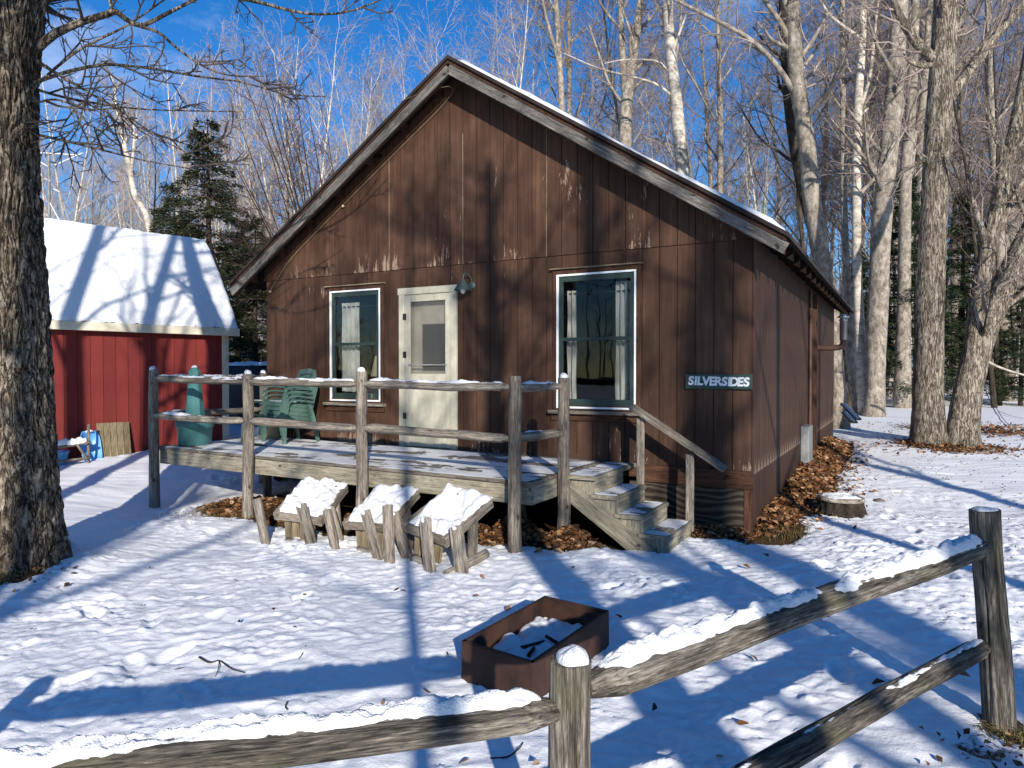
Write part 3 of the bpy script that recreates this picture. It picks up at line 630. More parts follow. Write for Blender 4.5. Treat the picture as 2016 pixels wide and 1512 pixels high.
for i, c in enumerate(word):
    cx = (cur + widths[c] / 2) * k_; cur += widths[c]
    me = text_mesh(c, .128, .0052); me.materials.clear(); me.materials.append(MT['sign_white'])
    obj('letter', me, sg, Matrix.Translation((cx, -.0165, .004 - .0012 * i)) @ Matrix.Rotation(math.radians(90), 4, 'X') @ Matrix.Rotation(math.radians(_rng.uniform(-2, 2)), 4, 'Z'))
# services on the right wall
mb = empty('meter_box', parent=cabin)
box('cover', (W + .016, 3.9, .25), (W + .14, 4.42, .86), MT['grey_box'], mb, ch=.012)
obj('conduit', tubes('conduit', [(np.array([(W + .05, 4.85, z) for z in (.0, 1.0, 2.0, 3.05)]), np.full(4, .028), 10)], MT['brown_metal']), mb)
obj('drain_elbow', tubes('drain_elbow', [(resample([(W + .02, 4.6, .02), (W + .14, 4.6, .03), (W + .18, 4.55, .0), (W + .19, 4.5, -.1)], 12), np.full(12, .055), 14)], MT['pvc']), mb)
sp = empty('stove_pipe', parent=cabin)
pp = resample([(W, 6.1, 2.14), (W + .25, 6.1, 2.14), (W + .40, 6.1, 2.15), (W + .455, 6.1, 2.20), (W + .46, 6.1, 2.30)], 18)
obj('elbow', tubes('elbow', [(pp, np.full(18, .052), 16)], MT['brown_metal']), sp)
obj('flue', lathe('flue', [(.062, 2.28), (.062, 2.62), (.075, 2.62), (.075, 2.64)], MT['galvanised'], 18), sp, Matrix.Translation((W + .46, 6.1, 0)))
obj('cap', lathe('cap', [(.05, 2.64), (.05, 2.675), (.10, 2.675), (.10, 2.70), (.04, 2.735), (.01, 2.74)], MT['galvanised'], 18), sp, Matrix.Translation((W + .46, 6.1, 0)))
obj('bracket', tubes('bracket', [(np.array([(W + .02, 6.1, 2.28), (W + .03, 6.1, 2.0), (W + .02, 6.1, 1.8)]), np.full(3, .012), 6)], MT['brown_metal']), sp)
box('pipe_chase', (W + .016, 5.35, -.3), (W + .10, 5.45, 3.05), MT['brown_wood'], cabin)
# cable stapled along the left rake, with its insulators
wr = resample([(.12, -.05, 2.95), (.6, -.055, 3.43), (1.2, -.055, 3.84), (2.4, -.055, 4.61), (3.4, -.06, 5.25), (3.58, -.20, 5.38), (3.2, -.36, 5.30), (2.9, -.39, 5.24)], 50)
obj('cable', tubes('cable', [(wr, np.full(50, .004), 5)], MT['panel_wood']), cabin)
for s_, z_ in ((.13, 2.95), (1.62, 4.10)): obj('insulator', lathe('insulator', [(.010, 0), (.018, .014), (.018, .03), (.012, .04)], MT['bucket'], 12), cabin, Matrix.Translation((s_, -.02, z_)) @ Matrix.Rotation(math.radians(90), 4, 'X'))

# ------------------------------------------------------------------ snow helpers
def snow_strip(name, A, B, wd, hgt, parent, seed, n=None, m=9, cover=0.8, ends=0.02, up=0.0, coarse=1.0):
    """lumpy snow lying along the top of a rail from A to B (points on the rail's top line)"""
    A, B = np.array(A, float), np.array(B, float); L = np.linalg.norm(B - A); n = n or max(12, int(L / .022)); d = (B - A) / L
    side = np.cross(d, [0, 0, 1]); side /= np.linalg.norm(side); u = np.linspace(0, 1, n); v = np.linspace(-1, 1, m); U, Vv = np.meshgrid(u, v, indexing='ij'); S = U * L
    prof = np.sqrt(np.clip(1 - Vv**2 * .92, 0, 1))
    c = np.clip((fbm(S * 2.4 * coarse + seed * 7, seed, .3, 3) + (cover - .5) * 1.8 + .35) * 1.5, 0, 1.15)
    lump = .42 + .70 * np.abs(perlin(S * 5 * coarse + seed, Vv * .5, seed)) + .38 * np.abs(perlin(S * 12 * coarse + seed, Vv * .9, seed + 4)) + .30 * fbm(S * 2.2 + seed, 1.0, seed, 2) + .16 * perlin(S * 27, Vv * 2.4, seed + 9) + .12 * perlin(S * 60, Vv * 5.0, seed + 19)
    c = c * (1 - .55 * sstep(.40, .60, perlin(S * 1.9 + seed * 3, Vv * .35, seed + 2)))
    H = hgt * prof * np.clip(lump, .1, 1.8) * c * np.clip(np.minimum(S, L - S) / max(ends * 1.6, 1e-3), 0, 1) ** .6 - .012
    wv = wd * (.88 + .16 * perlin(S * 6 + seed, np.sign(Vv) * 2.0, seed) + .10 * perlin(S * 19 + seed, np.sign(Vv) * 3.0, seed)) * (0.55 + .45 * np.clip(c, 0, 1)) * np.sqrt(np.clip(np.minimum(S, L - S) / .07, .30, 1))
    drop = -wd * .42 * Vv**2 
    P = A + d * S[..., None] + side * (Vv * wv)[..., None]; P[..., 2] += H + drop * 1.0 + up
    i = np.arange(n * m).reshape(n, m)
    return tag(obj(name, mesh_np(name, P.reshape(-1, 3), np.stack([i[:-1, :-1], i[1:, :-1], i[1:, 1:], i[:-1, 1:]], -1).reshape(-1, 4), MT['snow'], True), parent), kind='stuff')
def snow_cap(name, c, r, h, parent, seed=0, n=16):
    V, F = [], []
    rings = [(1.02, -.012), (1.03, .25 * h), (.88, .62 * h), (.55, .92 * h), (.2, h * 1.02)]
    for k, (rr, z) in enumerate(rings):
        for j in range(n):
            a = 2 * math.pi * j / n; q = 1 + .16 * float(perlin(math.cos(a) * 1.7 + seed, math.sin(a) * 1.7, z * 20 + seed)); V.append((c[0] + r * rr * q * math.cos(a), c[1] + r * rr * q * math.sin(a), c[2] + z * (1 + .35 * float(perlin(math.cos(a) + seed * 2, math.sin(a), 5)))))
    for k in range(len(rings) - 1):
        for j in range(n): F.append((k * n + j, k * n + (j + 1) % n, (k + 1) * n + (j + 1) % n, (k + 1) * n + j))
    F.append(tuple((len(rings) - 1) * n + j for j in range(n)))
    return tag(obj(name, mesh_py(name, V, F, MT['snow'], True), parent), kind='stuff')
def snow_sheet(name, quad, thick, n, m, parent, seed, thr=0.0, fs=3.0, lump=.3, edge=.05):
    """snow on a flat four-cornered surface; bare where the noise sinks it below the surface"""
    a, b, c, d = [np.array(q, float) for q in quad]; U, V_ = np.meshgrid(np.linspace(0, 1, n), np.linspace(0, 1, m))
    P = (a * ((1 - U) * (1 - V_))[..., None] + b * (U * (1 - V_))[..., None] + c * (U * V_)[..., None] + d * ((1 - U) * V_)[..., None])
    Lx, Ly = np.linalg.norm(b - a), np.linalg.norm(d - a); e = np.minimum(np.minimum(U, 1 - U) * Lx, np.minimum(V_, 1 - V_) * Ly)
    nn = fbm(U * Lx * fs + seed, V_ * Ly * fs * 2.2, seed, 4)
    H = thick * (thr + nn * .8 + lump * np.abs(perlin(U * Lx * 9, V_ * Ly * 9, seed + 3)))
    H = np.minimum(H, thick * 2) * sstep(-.01, edge, e) - thick * .35 * (1 - sstep(0, edge, e)); P[..., 2] += np.maximum(H, -.012)
    i = np.arange(n * m).reshape(m, n)
    return tag(obj(name, mesh_np(name, P.reshape(-1, 3), np.stack([i[:-1, :-1], i[:-1, 1:], i[1:, 1:], i[1:, :-1]], -1).reshape(-1, 4), MT['snow'], True), parent), kind='stuff')

# ------------------------------------------------------------------ porch: deck, railing, steps
porch = empty('porch', (CAB[0], CAB[1], 0), TH)
tag(porch, 'weathered wooden porch with log railing and plank steps along the cabin front', 'porch')
WW, SW = MT['weathered_wood'], MT['stair_wood']
dkz = lambda x: 0.712 - 0.0105 * x
DX1, DY = 5.64, -1.88
npl = 13; pw = (-DY) / npl
for k in range(npl):
    y = DY + pw * (k + .5)
    plank('deck_plank', (0.0 + _rng.uniform(-.012, .012), y, dkz(0) - .018), (DX1 + _rng.uniform(-.01, .01), y, dkz(DX1) - .018 + _rng.uniform(-.002, .002)), pw - .008, .036, WW, porch)
plank('rim_beam', (.02, DY + .055, dkz(0) - .135), (DX1 - .02, DY + .055, dkz(DX1) - .135), .19, .045, SW, porch, up=(0, -1, 0))
plank('rim_beam', (DX1 - .035, DY + .08, dkz(DX1) - .135), (DX1 - .035, -.05, dkz(DX1) - .135), .19, .045, SW, porch, up=(1, 0, 0))
plank('rim_beam', (.035, DY + .08, dkz(0) - .135), (.035, -.05, dkz(0) - .135), .19, .045, SW, porch, up=(-1, 0, 0))
for x in np.linspace(.6, 5.1, 8): plank('joist', (x, DY + .08, dkz(x) - .13), (x, -.05, dkz(x) - .13), .17, .04, WW, porch, up=(1, 0, 0))
for s_, t_ in ((1.0, -.9), (3.0, -.9), (5.0, -.9)): log('support_post', (s_, t_, -.3), (s_, t_, dkz(s_) - .05), .06, .06, WW, porch, seed=s_)
snow_sheet('deck_snow', [(.08, DY + .01, dkz(.08)), (DX1 - .05, DY + .01, dkz(DX1)), (DX1 - .05, -.12, dkz(DX1)), (.08, -.12, dkz(.08))], .010, 230, 90, porch, 2.0, .16, 1.3, .35, .03)
posts = dict(P0=(.06, -1.965, -.35, 1.77), P1=(1.86, -1.965, -.3, 1.715), P2=(3.62, -1.965, -.3, 1.71), P3=(5.50, -1.965, -.3, 1.665), P4=(5.70, -1.28, -.3, 1.645), P5=(.03, -.10, -.2, 1.72))
for k, (s_, t_, za, zb) in posts.items():
    p = log('post', (s_, t_, za), (s_, t_, zb), .068, .060, WW, porch, up=(0, 1, 0), seed=abs(s_ + t_), sides=44, rings=50, wob=.07, cracks=6, dome=(.09 if k in ('P0', 'P1', 'P5') else 0.0))
    if k in ('P0', 'P1', 'P2', 'P4', 'P5'): snow_cap('post_snow', (s_, t_, zb - (.035 if k in ('P0', 'P1', 'P5') else 0)), .042, .045, porch, s_ + 1)
def railing(a, b, dz, rad=.050, sn=True, seed=0, over=.0, cover=.8):
    A, B = posts[a], posts[b]; pa = np.array([A[0], A[1], dkz(A[0]) + dz]); pb = np.array([B[0], B[1], dkz(B[0]) + dz]); d = (pb - pa) / np.linalg.norm(pb - pa)
    pa = pa + d * .02; pb = pb - d * .02
    r = log('rail', pa, pb, rad, rad * .9, WW, porch, seed=seed + 11.0, tip0=.45, tip1=.45, sides=40, rings=50, wob=.20, flat=.85, cracks=6)
    if sn: snow_strip('rail_snow', pa + d * .08 + [0, 0, rad * .78], pb - d * .08 + [0, 0, rad * .72], rad * .72, .034, porch, seed + 1.3, cover=cover)
for i, (a, b) in enumerate((('P0', 'P1'), ('P1', 'P2'), ('P2', 'P3'), ('P3', 'P4'), ('P0', 'P5'))):
    railing(a, b, .90, .052, True, i * 2.1, cover=.95)
    railing(a, b, .42, .056, i in (0, 3, 4), i * 2.1 + 1, cover=.55)
# steps
stp = empty('steps', parent=porch)
lz = dkz(5.7) + .002
plank('landing', (5.675, -.66, lz - .02), (6.05, -.66, lz - .02), 1.26, .04, SW, stp)
treads = [(5.99, 6.29, .475), (6.24, 6.54, .305), (6.49, 6.81, .135)]
TA, TB = -1.27, -.42
for x0, x1, z in treads:
    plank('tread', ((x0 + x1) / 2, TA, z - .02), ((x0 + x1) / 2, TB, z - .02), x1 - x0, .042, SW, stp)
for x, z0_, z1_ in ((6.02, .477, lz - .042), (6.265, .307, .433), (6.515, .137, .263), (6.77, -.12, .092)):
    plank('riser', (x, TA + .03, (z0_ + z1_) / 2), (x, TB - .02, (z0_ + z1_) / 2), z1_ - z0_, .024, SW, stp, up=(1, 0, 0), ch=.002)
def stringer(y):
    poly = [(5.66, lz - .04), (6.005, lz - .043), (6.005, .433), (6.25, .433), (6.25, .263), (6.50, .263), (6.50, .093), (6.755, .093), (6.755, -.12), (6.56, -.12), (5.66, .46)]
    n = len(poly); V = [(x, y, z) for x, z in poly] + [(x, y + .04, z) for x, z in poly]
    return obj('stringer', mesh_py('stringer', V, [tuple(range(n)), tuple(range(2 * n - 1, n - 1, -1))] + [((i + 1) % n, i, n + i, n + (i + 1) % n) for i in range(n)], SW), stp)
stringer(TA + .035); stringer(TB - .07)
plank('diagonal_board', (5.68, TA + .022, .53), (6.66, TA + .022, -.13), .19, .022, SW, stp, up=(0, -1, 0))
for i, (x0, x1, z) in enumerate([(5.68, 6.04, lz)] + treads):
    snow_sheet('tread_snow', [(x0 + .02, TA + .02, z), (x1 - .03, TA + .02, z), (x1 - .03, (TB if i else -.1) - .02, z), (x0 + .03, (TB if i else -.1) - .02, z)], .010, 34, 60, stp, 5.0 + i, .25, 3.0, .5, .03)
hr = empty('handrail', parent=porch)
plank('post', (6.215, -.40, .477), (6.215, -.40, 1.20), .085, .04, WW, hr, up=(0, -1, 0))
plank('post', (6.755, -.385, .02), (6.755, -.385, .83), .085, .04, WW, hr, up=(0, -1, 0))
plank('top_rail', (6.12, -.42, 1.325), (7.13, -.42, .70), .13, .038, WW, hr, up=(.5, -.2, .8))

# ------------------------------------------------------------------ leaves, grass, litter
def leaf_mass(name, pts, nrm_jit, size, mat, seed, curl=.45):
    rs = np.random.RandomState(seed); n = len(pts); L = size * rs.uniform(.4, 1.5, n); Wd = L * rs.uniform(.45, .8, n)
    nv = np.stack([rs.normal(0, nrm_jit, n), rs.normal(0, nrm_jit, n), np.ones(n)], -1); nv /= np.linalg.norm(nv, axis=1)[:, None]
    a = rs.uniform(0, 6.28, n); d = np.stack([np.cos(a), np.sin(a), np.zeros(n)], -1); d -= nv * (d * nv).sum(1)[:, None]; d /= np.linalg.norm(d, axis=1)[:, None]; s = np.cross(nv, d)
    c = (rs.uniform(-.2, 1, n) * curl)[:, None]
    # six-cornered curled leaf: tip, two shoulders, stem end, with a raised midrib
    Lq, Wq = L[:, None], Wd[:, None]
    V = np.stack([pts - d * Lq * .5, pts - d * Lq * .08 + s * Wq * .5 + nv * Lq * c, pts + d * Lq * .30 + s * Wq * .28 + nv * Lq * c * .9, pts + d * Lq * .55 + nv * Lq * c * .7, pts + d * Lq * .30 - s * Wq * .28 + nv * Lq * c * .8, pts - d * Lq * .08 - s * Wq * .5 + nv * Lq * c], 1)
    i = np.arange(n)[:, None] * 6
    F = np.vstack([i + [0, 1, 2, 3], i + [0, 3, 4, 5]])
    return mesh_np(name, V.reshape(-1, 3), F, mat)
def pile(label, s0, s1, t0, t1, hfun, n, size, seed):
    rs = np.random.RandomState(seed); s = rs.uniform(s0, s1, n); t = rs.uniform(t0, t1, n); hh = hfun(s, t); keep = hh > rs.uniform(-.01, .03, n); s, t, hh = s[keep], t[keep], hh[keep]
    P = np.array(CAB) + s[:, None] * cd + t[:, None] * cb; z = height(P[:, 0], P[:, 1]) + np.maximum(hh, 0) + rs.uniform(0, .025, len(s))
    o = obj('leaf_pile', leaf_mass('leaf_pile', np.stack([P[:, 0], P[:, 1], z], -1), .55, size, MT['dead_leaf'], seed))
    # the packed core under the loose leaves
    gs, gt = np.linspace(s0, s1, 40), np.linspace(t0, t1, 60); S, T = np.meshgrid(gs, gt); H = hfun(S, T); Q = np.array(CAB) + S[..., None] * cd + T[..., None] * cb
    Z = height(Q[..., 0], Q[..., 1]) + np.maximum(H - .012, -.05) + .012 * perlin(S * 14, T * 14, seed)
    i = np.arange(2400).reshape(60, 40); core = mesh_np('packed_leaves', np.stack([Q[..., 0], Q[..., 1], Z], -1).reshape(-1, 3), np.stack([i[:-1, :-1], i[:-1, 1:], i[1:, 1:], i[1:, :-1]], -1).reshape(-1, 4), MT['ground'], True)
    at_ = core.attributes.new('bare', 'FLOAT', 'POINT'); at_.data.foreach_set('value', np.full(2400, 1.2, np.float32))
    tag(obj('packed_leaves', core, o), kind='stuff')
    return tag(o, label, 'leaf pile', 'heaps of dead leaves', 'stuff')
g2 = lambda s, t, s0, t0, a, b, k: k * np.exp(-(((s - s0) / a) ** 2 + ((t - t0) / b) ** 2))
pile('orange-brown dead leaves banked along the cabin side wall', 7.33, 8.35, 1.4, 8.6, lambda s, t: np.minimum(.22 * sstep(8.02, 7.42, s) * sstep(1.3, 2.6, t) * sstep(8.6, 7.6, t) * (1 + .25 * perlin(s * 2, t * 2, 1)), .5) - .03, 9000, .085, 21)
pile('shaded brown leaves at the front corner of the cabin by the stump', 7.25, 8.25, -.35, 1.9, lambda s, t: .16 * sstep(7.9, 7.4, s) * sstep(-.3, .5, t) * (1 + .3 * perlin(s * 2.5, t * 2.5, 2)) - .03, 2600, .07, 22)
pile('heap of orange leaves behind the porch corner post', 4.55, 6.15, -2.05, -.9, lambda s, t: g2(s, t, 5.25, -1.50, .24, .28, .34) + g2(s, t, 5.85, -1.42, .26, .24, .22) + g2(s, t, 4.75, -1.5, .2, .3, .16) - .04, 4200, .065, 23)
pile('brown leaves and dead grass under the left end of the porch', .7, 3.4, -2.15, -1.1, lambda s, t: g2(s, t, 1.6, -1.65, .75, .34, .16) + g2(s, t, 2.7, -1.7, .5, .3, .14) - .03, 4200, .06, 24)
pile('few brown leaves at the foot of the porch steps', 6.6, 7.4, -.6, .0, lambda s, t: g2(s, t, 7.0, -.2, .5, .25, .10) - .025, 900, .06, 25)
def litter(label, n, xf, seed, size=.06):
    rs = np.random.RandomState(seed); X, Y = xf(rs, n); Z = height(X, Y) + .045 + rs.uniform(0, .02, n)
    return tag(obj('fallen_leaves', leaf_mass('fallen_leaves', np.stack([X, Y, Z], -1), .5, size, MT['dead_leaf'], seed)), label, 'leaves', None, 'stuff')
litter('scattered dead leaves and bits on the snow right of the cabin', 3200, lambda rs, n: (rs.uniform(3.0, 14, n), 4.2 + 15 * rs.uniform(0, 1, n) ** 1.3), 31, .045)
litter('scattered dead leaves lying on the open snow before the porch', 45, lambda rs, n: (rs.uniform(-3.8, 2.6, n), rs.uniform(3.0, 7.0, n)), 32, .055)
def around(cx, cy, r): return lambda rs, n: (cx + rs.normal(0, r, n), cy + rs.normal(0, r * .7, n))
litter('dead leaves round the foot of the twin maple', 900, around(MAPLE[0] + .1, MAPLE[1] - .4, .55), 33, .075)
litter('dead leaves on the ground beyond the twin maple', 700, around(*at(1965, 820, 17)[:2], .8), 34, .09)
litter('brown leaves by the foot of the end fence post', 60, around(2.15, 3.12, .12), 35, .032)
litter('brown leaves at the foot of the big shaggy tree', 60, around(BIGT[0] + .25, BIGT[1] - .45, .22), 36, .06)
def strip(s0, s1, t0, t1):
    def f(rs, n): q = np.array([cab(a, b) for a, b in zip(s0 + np.abs(rs.normal(0, s1 - s0, n)), t0 + (t1 - t0) * rs.beta(1.6, 1.6, n))]); return q[:, 0], q[:, 1]
    return f
litter('loose brown leaves fringing the leaf bank along the side wall', 1300, strip(7.6, 7.86, .2, 8.6), 37, .06)
litter('loose brown leaves on bare ground below the porch edge', 700, lambda rs, n: tuple(np.array([cab(a, b)[:2] for a, b in zip(rs.uniform(1.0, 6.0, n), rs.normal(-1.55, .2, n))]).T), 38, .055)
def grass(label, cx, cy, r, n, h, seed, lean=(0, 0)):
    rs = np.random.RandomState(seed); X = cx + rs.normal(0, r, n); Y = cy + rs.normal(0, r, n); Z = height(X, Y) - .01; br = []
    for x, y, z in zip(X, Y, Z):
        a = rs.uniform(0, 6.28); L = h * rs.uniform(.5, 1.2); q = rs.uniform(.2, .9); dx, dy = math.cos(a) * q + lean[0], math.sin(a) * q + lean[1]
        p = np.array([(x, y, z), (x + dx * L * .3, y + dy * L * .3, z + L * .55), (x + dx * L * .9, y + dy * L * .9, z + L * (.75 - .3 * q))]); br.append((p, np.array([.0028, .0022, .0006]), 3))
    return tag(obj('grass_tuft', tubes('grass_tuft', br, MT['grass_blade'])), label, 'grass', None, 'stuff')
p_ = cab(1.35, -1.85); grass('matted dead grass beside the porch left posts', p_[0], p_[1], .32, 700, .13, 41)
p_ = cab(7.65, .15); grass('greenish grass tuft at the cabin corner', p_[0], p_[1], .16, 130, .15, 42)
grass('dry grass tuft at the foot of the end fence post', 2.37, 3.33, .06, 160, .10, 43, (-.5, 0))
grass('dry grass tuft at the foot of the big shaggy tree', BIGT[0] + .12, BIGT[1] - .52, .10, 220, .16, 44)
p_ = cab(6.95, -.3); grass('trampled dead grass beside the bottom porch step', p_[0], p_[1], .25, 420, .10, 45)
p_ = cab(2.7, -1.9); grass('dead grass poking out by the log chairs', p_[0], p_[1], .3, 300, .12, 46)

# ------------------------------------------------------------------ log chairs tipped over in front of the porch
def log_chair(px, py, Y, yaw, label, seed, wd=.50, extra=True, scale=1.0):
    c = at(px, py, Y); r = empty('log_chair', (c[0], c[1], hz(c[0], c[1]) - .01), yaw); r.scale = (scale,) * 3; rr = random.Random(seed)
    tag(r, label, 'chair', 'log chairs tipped over before the porch'); h = wd / 2; zf, zb, dp = .26, .47, .42
    plank('seat_frame', (-h, 0, zf), (h, 0, zf - .01), .075, .045, WW, r, up=(0, -1, 0))
    plank('seat_frame', (-h + .02, dp, zb), (h - .02, dp, zb), .075, .045, WW, r, up=(0, -1, 0))
    plank('seat_frame', (-h - .0, -.03, zf - .005), (-h - .0, dp + .06, zb + .01), .085, .045, WW, r, up=(1, 0, 0))
    plank('seat_frame', (h + .0, -.03, zf - .015), (h + .0, dp + .06, zb + .01), .085, .045, WW, r, up=(1, 0, 0))
    for k in range(4):
        x = -.17 + k * .080; plank('back_slat', (x + .03, .05, zf - .02), (x + .07, .02 - .01 * k, .0), .068, .028, MT['panel_wood'], r, up=(0, -1, 0))
    for k in range(4):
        y = .06 + k * .115; zz = zf + (zb - zf) * y / dp
        if extra or k < 1: plank('seat_slat', (-h + .025, y, zz), (h - .025, y, zz), .085, .024, WW, r, up=(0, -.35, .94))
    for a_, b_, w_, tw in (((-h - .19, -.05, .40), (-h + .03, -.18, -.06), .085, .25), ((.06, -.085, .40), (.30, -.21, -.06), .105, -.2), ((h + .08, .0, .38), (h + .30, -.10, -.06), .095, .35), ((h - .02, .30, .36), (h + .10, .20, -.06), .085, .1)):
        plank('leg', a_, b_, w_ * rr.uniform(.9, 1.1), .050, WW, r, up=(tw, -1, .15), ch=.016)
    log('stretcher', (-.10, -.02, .035), (.20, -.08, .03), .042, .042, WW, r, seed=seed + 4, rings=8)
    sn = .060
    n, m = 44, 40; U, V_ = np.meshgrid(np.linspace(0, 1, n), np.linspace(0, 1, m)); x = -h - .02 + (wd + .04) * U; y = -.02 + (dp + .08) * V_; e = np.minimum(np.minimum(U, 1 - U) * wd, np.minimum(V_, 1 - V_) * dp)
    hh = sn * (.70 + .95 * fbm(x * 4.5 + seed, y * 4.5, seed, 3) + .55 * np.abs(perlin(x * 13, y * 13, seed))) * sstep(-.005, .045, e + .02 * perlin(x * 18, y * 18, seed)) - .01
    if not extra: hh = hh - .15 * sstep(.95, .55, np.abs(x) / (h * .8)) * sstep(1.0, .5, np.abs(y - dp * .58) / .17)
    z = zf + .035 + (zb - zf) * np.clip(y / dp, -.1, 1.2) + hh; i = np.arange(n * m).reshape(m, n)
    tag(obj('chair_snow', mesh_np('chair_snow', np.stack([x, y, z], -1).reshape(-1, 3), np.stack([i[:-1, :-1], i[:-1, 1:], i[1:, 1:], i[1:, :-1]], -1).reshape(-1, 4), MT['snow'], True), r), kind='stuff')
    for k, (lx, ly, lz_) in enumerate(((.06, -.085, .40), (h + .08, .0, .38))): snow_cap('leg_snow', (lx, ly, lz_ - .005), .034, .020, r, seed + k)
    return r
log_chair(586, 1060, 7.30, TH * .45, 'leftmost tipped-over log chair heaped with snow before the porch', 3, .44, True, 1.12).rotation_euler[1] = .06
log_chair(726, 1078, 6.90, TH * .95, 'middle tipped-over log chair heaped with snow before the porch', 14, .46, True, 1.08).rotation_euler[1] = -.07
log_chair(836, 1105, 6.45, TH * 1.35, 'tipped-over log chair with open snowy seat frame nearest the porch corner', 27, .44, False, 1.18).rotation_euler[1] = .09
p_ = at(912, 1120, 6.15); lg = log('broken_log', (p_[0] - .14, p_[1] - .12, hz(*p_[:2]) + .02), (p_[0] + .20, p_[1] + .22, hz(*p_[:2]) + .13), .05, .04, WW, None, seed=3.3, rings=8)
tag(lg, 'broken grey log end lying beside the open log chair', 'log')

# ------------------------------------------------------------------ plastic chairs on the porch
def sweep_rect(path, wds, ths, upv):
    P = np.array(path, float); T = np.gradient(P, axis=0); T /= np.linalg.norm(T, axis=1)[:, None]; up = np.array(upv, float); S = np.cross(T, up); S /= np.linalg.norm(S, axis=1)[:, None] + 1e-9; U = np.cross(S, T)
    wds = np.broadcast_to(wds, len(P)); ths = np.broadcast_to(ths, len(P)); V, F = [], []
    for p, s, u, a, b in zip(P, S, U, wds, ths): V += [p + s * a / 2 + u * b / 2, p - s * a / 2 + u * b / 2, p - s * a / 2 - u * b / 2, p + s * a / 2 - u * b / 2]
    for i in range(len(P) - 1):
        for j in range(4): F.append((4 * i + j, 4 * i + (j + 1) % 4, 4 * i + 4 + (j + 1) % 4, 4 * i + 4 + j))
    n = 4 * (len(P) - 1); F += [(3, 2, 1, 0), (n, n + 1, n + 2, n + 3)]; return V, F
def resin_chair(mat):
    r = empty('resin_chair')
    # seat: a dished sheet with a turned-down skirt
    n = 12; U, V_ = np.meshgrid(np.linspace(-1, 1, n), np.linspace(-1, 1, n)); x = U * (.235 + .02 * -V_); y = V_ * .22; z = .41 - .03 * V_ - .018 * (1 - U**2) * (1 - V_**2) + .0 * U; z = np.where(V_ < -.9, z - .012, z)
    i = np.arange(n * n).reshape(n, n); top = np.stack([x, y, z], -1).reshape(-1, 3); F = np.stack([i[:-1, :-1], i[:-1, 1:], i[1:, 1:], i[1:, :-1]], -1).reshape(-1, 4).tolist()
    ring = list(i[0, :]) + list(i[1:, -1]) + list(i[-1, -2::-1]) + list(i[-2:0:-1, 0]); V = top.tolist(); k = len(V)
    for q in ring: V.append((top[q][0] * 1.03, top[q][1] * 1.03, top[q][2] - .065))
    m = len(ring); F += [(ring[j], k + j, k + (j + 1) % m, ring[(j + 1) % m]) for j in range(m)]
    obj('seat', mesh_py('seat', V, F, mat, True), r)
    for sx in (-1, 1):
        a = sweep_rect(resample([(sx * .235, -.225, .42), (sx * .255, -.245, .30), (sx * .285, -.275, 0)], 8), np.linspace(.075, .05, 8), np.linspace(.05, .035, 8), (0, -1, .1)); obj('leg', mesh_py('leg', *a, mat), r)
        a = sweep_rect(resample([(sx * .215, .215, .40), (sx * .235, .27, .25), (sx * .265, .33, 0)], 8), np.linspace(.075, .05, 8), np.linspace(.05, .035, 8), (0, -1, .1)); obj('leg', mesh_py('leg', *a, mat), r)
        a = sweep_rect(resample([(sx * .25, -.235, .40), (sx * .285, -.215, .52), (sx * .295, -.20, .61), (sx * .30, -.12, .645), (sx * .295, .05, .635), (sx * .265, .20, .60), (sx * .225, .25, .58)], 18), .055, .022, (sx * .15, .2, 1)); obj('armrest', mesh_py('armrest', *a, mat), r)
    bk = empty('backrest', parent=r); bx = lambda s, f: (s * (.215 - .015 * f), .215 + .145 * f, .41 + .47 * f)
    for sx in (-1, 1):
        a = sweep_rect(resample([bx(sx, 0), bx(sx, .5), bx(sx * .98, .9), bx(sx * .9, 1.0)], 10), .05, .02, (0, -1, .3)); obj('side_rail', mesh_py('side_rail', *a, mat), bk)
    for f, th in ((.10, .04), (.26, .05), (.42, .05), (.58, .05), (.74, .05), (.95, .085)):
        a = sweep_rect(resample([bx(-1, f), (0, bx(0, f)[1] + .03, bx(0, f)[2] + .008 + (.02 if f > .9 else 0)), bx(1, f)], 9), th, .014, (0, -1, .3)); obj('back_slat', mesh_py('back_slat', *a, mat), bk)
    return r
ch0 = resin_chair(MT['resin_green'])
base = cab(1.03, -.52); names = ['lowest', 'second lowest', 'second highest', 'topmost']; CHY = math.radians(-40)
for k in range(4):
    c = ch0 if k == 0 else copy_tree(ch0)
    off = np.array([-math.sin(CHY), math.cos(CHY)]) * (-.012 * k)
    c.location = (base[0] + off[0], base[1] + off[1], dkz(1.0) + .062 * k); c.rotation_euler = (0, 0, CHY)
    c.scale = (.94,) * 3
    tag(c, f'{names[k]} green plastic armchair in the stack on the porch', 'chair', 'stacked green plastic chairs')
snow_c = snow_sheet('seat_snow', [(-.21, -.20, .425), (.21, -.20, .425), (.19, .08, .40), (-.19, .08, .40)], .028, 26, 22, c, 7.0, .55, 4.0, .4, .04)
dk = resin_chair(MT['dark_resin']); pb = cab(.42, -.50); dk.location = (pb[0], pb[1], dkz(.4)); dk.rotation_euler = (0, 0, math.radians(-70)); dk.scale = (.95, .95, .88)
tag(dk, 'single dark green plastic armchair left of the stacked chairs on the porch', 'chair')
# bucket by the corner post
bk_ = cab(.30, -.16); b_ = empty('bucket', (bk_[0], bk_[1], dkz(.3))); tag(b_, 'cream bucket with snow on its lid by the porch corner post', 'bucket')
obj('body', lathe('body', [(.115, .0), (.14, .30), (.15, .30), (.15, .33)], MT['bucket'], 20), b_); snow_cap('lid_snow', (0, 0, .33), .14, .06, b_, 4)
